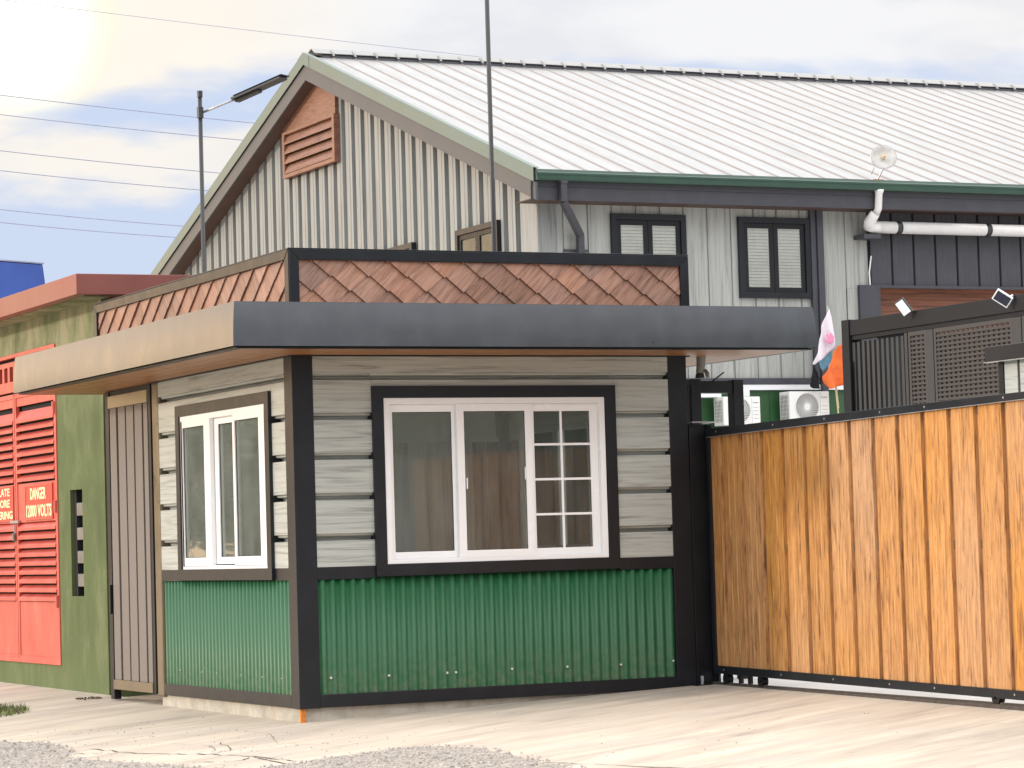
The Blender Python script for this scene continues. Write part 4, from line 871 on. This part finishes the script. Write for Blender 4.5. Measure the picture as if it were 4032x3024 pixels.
def ac(x, y, zb, wd, h, label):
    t = thing('air_conditioner', label, 'air conditioner', (x, y, zb), 'air conditioners on the green wall'); dpt = .30
    B('casing', 'ac_white', t, x, x + wd, y, y + dpt, zb, zb + h, bevel=.012)
    fx = x + wd * .43; fz = zb + h * .52; r = min(h * .44, wd * .30); wb_ = FR(y)
    MB().tube([(fx, y - .001, fz), (fx, y - .004, fz)], r, 32).build('fan_opening', 'ac_grey', t)
    g = MB()
    for k in range(30):
        a0 = 2 * math.pi * k / 30; p = []
        for j in range(6): rr = r * (.2 + .8 * j / 5); aa = a0 + .55 * (j / 5) ** 1.3; p.append((fx + rr * math.cos(aa), y - .008, fz + rr * math.sin(aa)))
        g.tube(p, .0045, 4, False)
    g.build('fan_grille', 'ac_white', t, kind='stuff')
    ring_pts = [(fx + r * math.cos(2 * math.pi * k / 32), y - .008, fz + r * math.sin(2 * math.pi * k / 32)) for k in range(33)]; MB().tube(ring_pts, .009, 6, False).build('fan_ring', 'ac_white', t)
    MB().tube([(fx, y - .005, fz), (fx, y - .014, fz)], r * .24, 20).build('fan_hub', 'ac_white', t)
    # side coil grille faces -X
    B('coil', 'ac_grey', t, x - .002, x - .0005, y + .04, y + dpt - .03, zb + .05, zb + h - .05)
    g = MB()
    for k in range(6): yy_ = y + .055 + k * (dpt - .1) / 5; g.box(x - .006, x - .002, yy_ - .004, yy_ + .004, zb + .05, zb + h - .05)
    for k in range(7): z_ = zb + .06 + k * (h - .12) / 6; g.box(x - .008, x - .0061, y + .04, y + dpt - .03, z_ - .003, z_ + .003)
    g.build('coil_grille', 'ac_white', t, kind='stuff')
    for k in range(4): B('vent_slot', 'ac_grey', t, x + wd * .80, x + wd * .95, y - .003, y - .0005, zb + .10 + k * .055, zb + .104 + k * .055)
    B('panel_seam', 'ac_grey', t, x + wd * .765, x + wd * .769, y - .002, y - .0005, zb + .01, zb + h - .01)
    lettering('Panasonic', FR(y), x + wd * .80, x + wd * .95, zb + h - .10, zb + h - .075, .001, .003, 'logo_grey', t, 0).name = 'logo'
    for q in (x + .1, x + wd - .14): B('foot', 'galv', t, q, q + .04, y + .02, y + .26, zb - .04, zb - .001)
    B('bracket', 'white_upvc', t, x + .05, x + wd - .05, y + .05, y + .345, zb - .075, zb - .041)
    return t
ac(15.083, 18.45, 2.78, .693, .485, 'right air conditioner on the green wall, next to the bamboo flag poles')
ac(13.950, 18.45, 2.765, .625, .425, 'left air conditioner on the green wall, partly behind the black portal frame')
MB().box(14.30, 14.46, 18.55, 18.80, 3.20, 3.306)
tag(B('junction_box', 'white_upvc', None, 14.32, 14.46, 18.55, 18.80, 3.200, 3.304, bevel=.004), 'small white box between the left air conditioner and the white rail', 'box')
tag(B('tube_light', 'white_upvc', None, 13.62, 14.02, 18.62, 18.80, 3.19, 3.245, bevel=.01), 'white tube light fitting on the green wall beside the portal frame', 'lamp')
def cloth(name, outline, y, mat, parent, folds=5, amp=.04, seed=1):
    """cloth filling an outline (x,z), with vertical folds and real thickness"""
    rnd = random.Random(seed); xs = [p[0] for p in outline]; zs = [p[1] for p in outline]; x0, x1, z0, z1 = min(xs), max(xs), min(zs), max(zs)
    bm = bmesh.new(); f = bm.faces.new([bm.verts.new((a, 0, b)) for a, b in outline]); bmesh.ops.triangulate(bm, faces=[f])
    for _ in range(4): bmesh.ops.subdivide_edges(bm, edges=[e for e in bm.edges if e.calc_length() > .035], cuts=1); bmesh.ops.triangulate(bm, faces=bm.faces)
    ph = rnd.random() * 6
    for v in bm.verts:
        a, b = v.co.x, v.co.z; t = (a - x0) / (x1 - x0); s_ = (b - z0) / (z1 - z0)
        v.co.y = y + amp * math.sin(folds * 3.1 * t + 2.2 * s_ + ph) * (1.15 - .6 * s_) + amp * .4 * math.sin(9 * s_ + 13 * t + ph)
    bmesh.ops.recalc_face_normals(bm, faces=bm.faces); me = bpy.data.meshes.new(name); bm.to_mesh(me); bm.free(); me.materials.append(MT(mat)); me.polygons.foreach_set('use_smooth', [True] * len(me.polygons))
    o = bpy.data.objects.new(name, me); COL.objects.link(o); o.modifiers.new('s', 'SOLIDIFY').thickness = .004
    if parent: o.parent = parent; o.matrix_parent_inverse = Matrix.Translation(-Vector(wloc(parent)))
    return o
fw = thing('flag', 'white flag with a pink emblem hanging beside the canopy end', 'flag', (15.75, 18.2, 2.9), 'flags on poles by the warehouse wall')
cloth('cloth', [(15.654, 4.486), (15.690, 4.35), (15.725, 4.05), (15.711, 3.899), (15.62, 3.81), (15.549, 3.755), (15.44, 3.70), (15.386, 3.642), (15.359, 3.655), (15.42, 3.82), (15.455, 4.03), (15.53, 4.24), (15.60, 4.40)], 18.17, 'flag_white', fw, 3, .03, 3)
cloth('emblem', [(15.545, 3.99), (15.60, 3.95), (15.672, 3.985), (15.69, 4.06), (15.655, 4.09), (15.635, 4.125), (15.61, 4.08), (15.56, 4.10)], 18.115, 'flag_pink', fw, 1, .005, 3)
cloth('emblem', [(15.56, 4.02), (15.535, 4.09), (15.52, 4.105), (15.545, 4.03), (15.575, 3.97)], 18.105, 'flag_white', fw, 1, .003, 3)
MB().tube([(15.66, 18.23, 4.5), (15.89, 18.3, 2.2)], .012, 7).build('pole', 'bamboo', fw)
fb = thing('flag', 'light blue flag behind the white flag with the pink emblem', 'flag', (15.8, 18.27, 2.9), 'flags on poles by the warehouse wall')
cloth('cloth', [(15.70, 4.531), (15.76, 4.30), (15.805, 3.984), (15.795, 3.85), (15.70, 3.70), (15.64, 3.60), (15.562, 3.545), (15.515, 3.60), (15.49, 3.70), (15.55, 3.80), (15.62, 4.0), (15.66, 4.3)], 18.27, 'flag_blue', fb, 3, .02, 5)
MB().tube([(15.70, 18.29, 4.54), (15.86, 18.33, 3.0)], .010, 7).build('pole', 'bamboo', fb)
fo = thing('flag', 'bunched orange flag on a bamboo pole against the black screen post', 'flag', (15.9, 18.05, 2.9), 'flags on poles by the warehouse wall')
cloth('cloth', [(15.90, 4.07), (15.854, 4.03), (15.79, 3.96), (15.709, 3.908), (15.64, 3.80), (15.60, 3.70), (15.548, 3.619), (15.50, 3.54), (15.439, 3.46), (15.455, 3.39), (15.481, 3.345), (15.537, 3.275), (15.65, 3.30), (15.78, 3.33), (15.93, 3.37), (15.98, 3.6), (15.97, 3.9)], 18.06, 'flag_orange', fo, 4, .035, 8)
cloth('emblem', [(15.80, 3.82), (15.85, 3.86), (15.93, 3.87), (15.94, 3.70), (15.86, 3.67), (15.78, 3.70)], 17.99, 'flag_red', fo, 1, .005, 3)
MB().tube([(15.85, 18.12, 4.1), (15.995, 18.2, 2.2)], .013, 7).build('pole', 'bamboo', fo)
bc = cloth('black_cloth', [(15.421, 3.66), (15.46, 3.60), (15.50, 3.55), (15.525, 3.48), (15.515, 3.38), (15.524, 3.29), (15.44, 3.30), (15.382, 3.33), (15.375, 3.36), (15.43, 3.38), (15.425, 3.50)], 18.33, 'black_cloth', None, 2, .03, 2)
tag(bc, 'black cloth hanging between the white and orange flags', 'cloth')

# ---------------------------------------------------------------- screen fence, floodlights, kiosk
FX = 13.5
sf = thing('screen_fence', 'charcoal screen enclosure of slats and lattice behind the sliding gate', 'fence', (FX, 12, 0))
WS2 = SD(FX)
FB('top_beam', 'screen_shaded', sf, WS2, 7.5, 14.14, -.12, .03, 3.758, 3.960, bevel=.004); FB('top_beam', 'screen_shaded', sf, WS2, 7.5, 14.14, -.10, .005, 3.695, 3.757, bevel=.003)
FB('post', 'screen_shaded', sf, WS2, 14.141, 14.32, -.15, .05, -.05, 3.972, bevel=.004)
FB('post_sleeve', 'screen_shaded', sf, WS2, 14.10, 14.18, .051, .07, -.05, 3.42, bevel=.003)
FB('post', 'screen_slat', sf, WS2, 12.19, 12.34, -.08, .02, 0, 3.69, bevel=.004); FB('post', 'screen_slat', sf, WS2, 10.27, 10.45, -.08, .02, 0, 3.69, bevel=.004); FB('post', 'screen_slat', sf, WS2, 12.785, 12.85, -.08, .02, 0, 3.69, bevel=.003)
a = 12.885
while a < 14.1: FB('slat', 'screen_slat', sf, WS2, a, a + .062, -.03, .01, .1, 3.66, bevel=.002); a += .1175
FB('back_panel', 'dark_recess', sf, WS2, 12.85, 14.14, -.42, -.40, 0, 3.74)
def lattice(a0, a1):
    g = MB(); a = a0
    while a < a1: fbox(g, WS2, a, min(a + .060, a1), -.02, -.005, .1, 3.69); a += .107
    z = .1
    while z < 3.69: fbox(g, WS2, a0, a1, -.004, .008, z, z + .030); z += .058
    ring(g, WS2, a0 - .01, a1 + .01, .05, 3.693, .05, -.03, .012); g.build('lattice_panel', 'lattice', sf, kind='stuff')
lattice(12.36, 12.76); lattice(10.47, 12.17); lattice(8.2, 10.25)
FB('back_panel', 'deck_brown', sf, WS2, 8.0, 12.77, -.14, -.10, 0, 3.60)
def flood(a, z, tilt, mat, label):
    t = thing('floodlight', label, 'floodlight', (FX - .05, a, 3.96), 'floodlights on the screen fence beam')
    c = Vector((FX - .16, a, z)); o = MB().box(-.11, .11, -.02, .02, -.075, .075).build('housing', mat, None, bevel=.006); o.location = c; o.rotation_euler = tilt; o.parent = t; o.matrix_parent_inverse = Matrix.Translation(-t.location)
    o2 = MB().box(-.095, .095, -.024, -.0205, -.06, .06).build('lens', 'white_upvc' if mat == 'lamp_black' else 'panel_cell', None); o2.location = c; o2.rotation_euler = tilt; o2.parent = t; o2.matrix_parent_inverse = Matrix.Translation(-t.location)
    MB().tube([c + Vector((.02, 0, -.05)), (FX - .03, a - .03, 3.962)], .016, 8).build('bracket', mat, t); return t
flood(12.62, 4.005, (R(35), R(55), R(-25)), 'lamp_black', 'black floodlight with white lens on the screen beam, left of the other')
flood(10.43, 3.925, (R(20), R(35), R(-35)), 'white_upvc', 'white floodlight on the screen beam at the right picture edge')
ks = thing('kiosk', 'low kiosk with charcoal fascia and pale grey panels above the gate', 'kiosk', (8.1, 1.5, 0))
WK = SD(8.0)
FB('fascia', 'charcoal_trim', ks, WK, -3.0, 3.16, -.04, .0, 2.632, 2.770, bevel=.004); FB('fascia_lip', 'galv', ks, WK, -3.0, 3.17, -.05, .006, 2.624, 2.6315)
MB().box(8.042, 10.8, -3.0, 3.15, 2.66, 2.76).build('roof', 'charcoal_far', ks); WK2 = SD(8.08)
FB('corner_trim', 'black_steel', ks, WK2, 2.975, 3.05, -.08, .012, 0, 2.64, bevel=.003)
a = 2.972
for b in (2.752, 2.27, 1.79, 1.31, .83, .35, -.13, -.61, -1.09, -1.6):
    FB('wall_panel', 'grey_siding', ks, WK2, b + .02, a, -.06, .0, 0, 2.64, bevel=.003); FB('panel_joint', 'screen_slat', ks, WK2, b - .018, b + .019, -.06, -.008, 0, 2.64); a = b - .019
MB().box(8.141, 10.7, 2.9, 3.05, 0, 2.66).build('wall', 'grey_siding', ks)
# ---------------------------------------------------------------- blue steel body behind the substation
bl = thing('blue_tank', 'blue steel tank top showing above the red roof at the left edge', 'tank', (3.4, 24.6, 0))
MB().prism([(1.0, 23.8, 5.80), (5.227, 23.8, 5.553), (5.31, 23.8, 4.85), (5.45, 23.8, 3.0), (1.0, 23.8, 3.0)], (0, 1.6, 0)).build('body', 'blue_steel', bl, bevel=.02)
MB().prism([(1.0, 23.79, 5.825), (5.24, 23.79, 5.578), (5.24, 23.79, 5.558), (1.0, 23.79, 5.804)], (0, 1.62, 0)).build('rim', 'cable_grey', bl)
for x in (1.3, 5.1):
    for y in (24.0, 25.2): MB().tube([(x, y, -.1), (x, y, 3.0)], .06, 8).build('leg', 'blue_steel', bl)
# ---------------------------------------------------------------- poles and lines
sl_ = thing('street_lamp', 'thin black lamp pole with a solar lamp on a slanted arm', 'lamp', (5.04, 16.13, 0))
MB().tube([(5.075, 16.10, -.1), (5.075, 16.10, 6.99)], .027, 12).build('pole', 'lamp_black', sl_, smooth=True); MB().tube([(5.075, 16.10, 6.93), (5.075, 16.10, 7.01)], .036, 12).build('cap', 'lamp_black', sl_)
MB().tube([(5.075, 16.10, 6.66), (5.075, 16.10, 6.80)], .042, 12).build('clamp', 'lamp_black', sl_); MB().tube([(5.11, 16.08, 6.735), (5.47, 15.815, 6.885)], .016, 10).build('arm', 'galv', sl_, smooth=True)
a_, b_ = Vector((5.45, 15.83, 6.872)), Vector((5.898, 15.169, 7.078)); d_ = (b_ - a_).normalized(); side = d_.cross(Vector((0, 0, 1))).normalized(); upv = side.cross(d_)
def obox(mb, p, q, hw, h0, h1):
    vs = [c_ + side * s_ * hw + upv * h for c_ in (p, q) for s_ in (-1, 1) for h in (h0, h1)]; mb.add(vs, [(0, 1, 3, 2), (4, 6, 7, 5), (0, 4, 5, 1), (2, 3, 7, 6), (0, 2, 6, 4), (1, 5, 7, 3)]); return mb
obox(MB(), a_, b_ - d_ * .04, .09, -.012, .020).build('lamp_head', 'lamp_black', sl_, bevel=.004); obox(MB(), a_ + d_ * .05, b_, .10, .022, .030).build('solar_panel', 'panel_cell', sl_); obox(MB(), a_ + d_ * .02, a_ + d_ * .40, .05, -.045, -.013).build('driver_box', 'lamp_black', sl_, bevel=.006)
mp = thing('flagpole', 'tall thin dark pole rising behind the booth out of the picture top', 'pole', (5.445, 8.19, 0))
MB().tube([(5.445, 8.185, -.05), (5.445, 8.185, 8.6)], [.0245, .0235], 12).build('shaft', 'lamp_black', mp, smooth=True); MB().tube([(5.445, 8.185, 8.6), (5.445, 8.185, 8.66)], .035, 10).build('finial', 'lamp_black', mp); MB().box(5.34, 5.55, 8.08, 8.29, -.02, .02).build('base_plate', 'galv', mp)
CB = [((17.256, 69.026, 15.559), (24.327, 65.653, 14.458), 'topmost of the six low power lines left of the gable'), ((17.245, 69.031, 14.95), (23.991, 65.814, 13.932), 'second power line from the top left of the gable'),
      ((17.226, 69.04, 13.819), (23.319, 66.134, 12.925), 'third power line from the top, crossing the small cloud'), ((17.215, 69.045, 13.196), (22.814, 66.375, 12.406), 'fourth power line from the top, just under the small cloud'),
      ((17.193, 69.056, 11.981), (22.31, 66.615, 11.295), 'fifth power line from the top, left of the gable'), ((17.186, 69.059, 11.577), (22.07, 66.73, 10.956), 'lowest power line, nearest the red roof'),
      ((19.519, 67.947, 18.177), (32.242, 61.878, 16.088), 'highest faint power line passing above the warehouse ridge')]
for i, (a, b, lb) in enumerate(CB):
    a = Vector(a); b = Vector(b); pts = []
    for k in range(25):
        t = -1.2 + 4.2 * k / 24; p = a.lerp(b, t); pts.append((p.x, p.y, p.z - .10 * (t - .5) ** 2 * -1.0 - .03))
    tag(MB().tube(pts, .013 if i < 6 else .008, 6).build('power_line', 'cable_grey', None, smooth=True), lb, 'power line', 'power lines in the sky')
# ---------------------------------------------------------------- across the road (seen in the window reflections)
yf = thing('sheet_fence', 'grey ribbed sheet fence continuing past the orange gate outside the picture', 'fence', (3.0, -7, 0))
for i in range(12):
    a0 = 4.80 + i * .42
    MB().prism([WG(a, o, -.05) for a, o in ((a0, -.04), (a0 + .02, 0), (a0 + .34, 0), (a0 + .36, -.04))], (0, 0, 1.98)).build('fence_sheet', 'fence_sheet', yf)
    MB().prism([WG(a, o, -.05) for a, o in ((a0 + .361, -.04), (a0 + .361, -.03), (a0 + .419, -.03), (a0 + .419, -.04))], (0, 0, 1.98)).build('fence_sheet', 'fence_sheet', yf)
bf = thing('boundary_fence', 'brownish ribbed sheet fence across the driveway, mirrored in the booth window', 'fence', (10, -16, 0))
FXX = 9.5
for i in range(20):
    y0 = -27 + i * .9; pr = [(y0, 0), (y0 + .2, 0), (y0 + .23, .04), (y0 + .30, .04), (y0 + .33, 0), (y0 + .6, 0), (y0 + .63, .04), (y0 + .70, .04), (y0 + .73, 0), (y0 + .9, 0)]; n = len(pr)
    MB().add([(FXX - o, a, z) for z in (-.2, 2.30) for a, o in pr] + [(FXX + .02, a, z) for z in (-.2, 2.30) for a, o in (pr[0], pr[-1])], [(j, j + 1, n + j + 1, n + j) for j in range(n - 1)] + [(2 * n, 2 * n + 1, 2 * n + 3, 2 * n + 2)]).build('fence_sheet', 'fence_sheet', bf)
MB().box(FXX - .05, FXX + .05, -27, -9, 2.302, 2.345).build('rail', 'fence_rail', bf)
leaf = None
def tree(x, y, h, cr, n, label, seed, leafs=.085, group=None):
    rnd = random.Random(seed); t = thing('tree', label, 'tree', (x, y, 0), group)
    tk = MB(); tk.tube([(x, y, -.2), (x + .05, y, h * .3), (x - .05, y + .05, h * .62), (x, y, h * .85)], [h * .035, h * .026, h * .016, h * .006], 9)
    cl_ = []
    for k in range(9):
        a = rnd.random() * 6.28; z = h * rnd.uniform(.28, .6); e = Vector((x + math.cos(a) * cr * .7, y + math.sin(a) * cr * .7, z + h * rnd.uniform(.12, .3))); tk.tube([(x, y, z), tuple((Vector((x, y, z)) + e) / 2 + Vector((0, 0, .1))), tuple(e)], [h * .012, h * .008, h * .003], 6); cl_.append((e, cr * rnd.uniform(.35, .55)))
    for k in range(8):
        a = rnd.random() * 6.28; r = cr * math.sqrt(rnd.random()) * .8; cl_.append((Vector((x + r * math.cos(a), y + r * math.sin(a), h * rnd.uniform(.45, .92))), cr * rnd.uniform(.28, .5)))
    tk.build('trunk', 'bark', t); cw = MB()
    for k in range(n):
        c, r = rnd.choice(cl_); d = Vector((rnd.gauss(0, 1), rnd.gauss(0, 1), rnd.gauss(0, .8))).normalized() * r * rnd.random() ** .4; p = c + d; u_ = Vector((rnd.gauss(0, 1), rnd.gauss(0, 1), rnd.gauss(0, 1))).normalized(); v_ = u_.orthogonal().normalized(); s = leafs * rnd.uniform(.5, 1.2)
        cw.add([p - u_ * s, p + v_ * s * .5, p + u_ * s, p - v_ * s * .5], [(0, 1, 2, 3)])
    cw.mesh; me = cw.mesh('crown', 'leaf', recalc=False); o = bpy.data.objects.new('crown', me); COL.objects.link(o); o.parent = t; o.matrix_parent_inverse = Matrix.Translation(-t.location)
tl = 'leafy tree of the row behind the sheet fence, seen only in the booth window'
for i, (x, y, h, cr) in enumerate(((12.2, -25, 5.0, 2.4), (12.8, -21.5, 5.6, 2.6), (12.0, -18, 5.2, 2.4), (12.6, -14.5, 5.8, 2.6), (12.2, -11, 5.0, 2.3), (15.5, -20, 6.0, 2.8), (15.5, -15.5, 6.2, 2.8))): tree(x, y, h, cr, 11000, tl, 20 + i, group='trees behind the sheet fence')
tl = 'roadside tree far to the left, seen only in the side window'
for i, (x, y, h, cr) in enumerate(((-7.2, 20.5, 3.3, 1.7), (-5.6, 23, 3.5, 1.7), (-8.7, 23.5, 3.7, 1.9), (-7.4, 26.5, 3.8, 2.0), (-10, 27.5, 4.0, 2.0), (-9.5, 31, 4.3, 2.2))): tree(x, y, h, cr, 8000, tl, 50 + i, .075, group='roadside trees on the left')
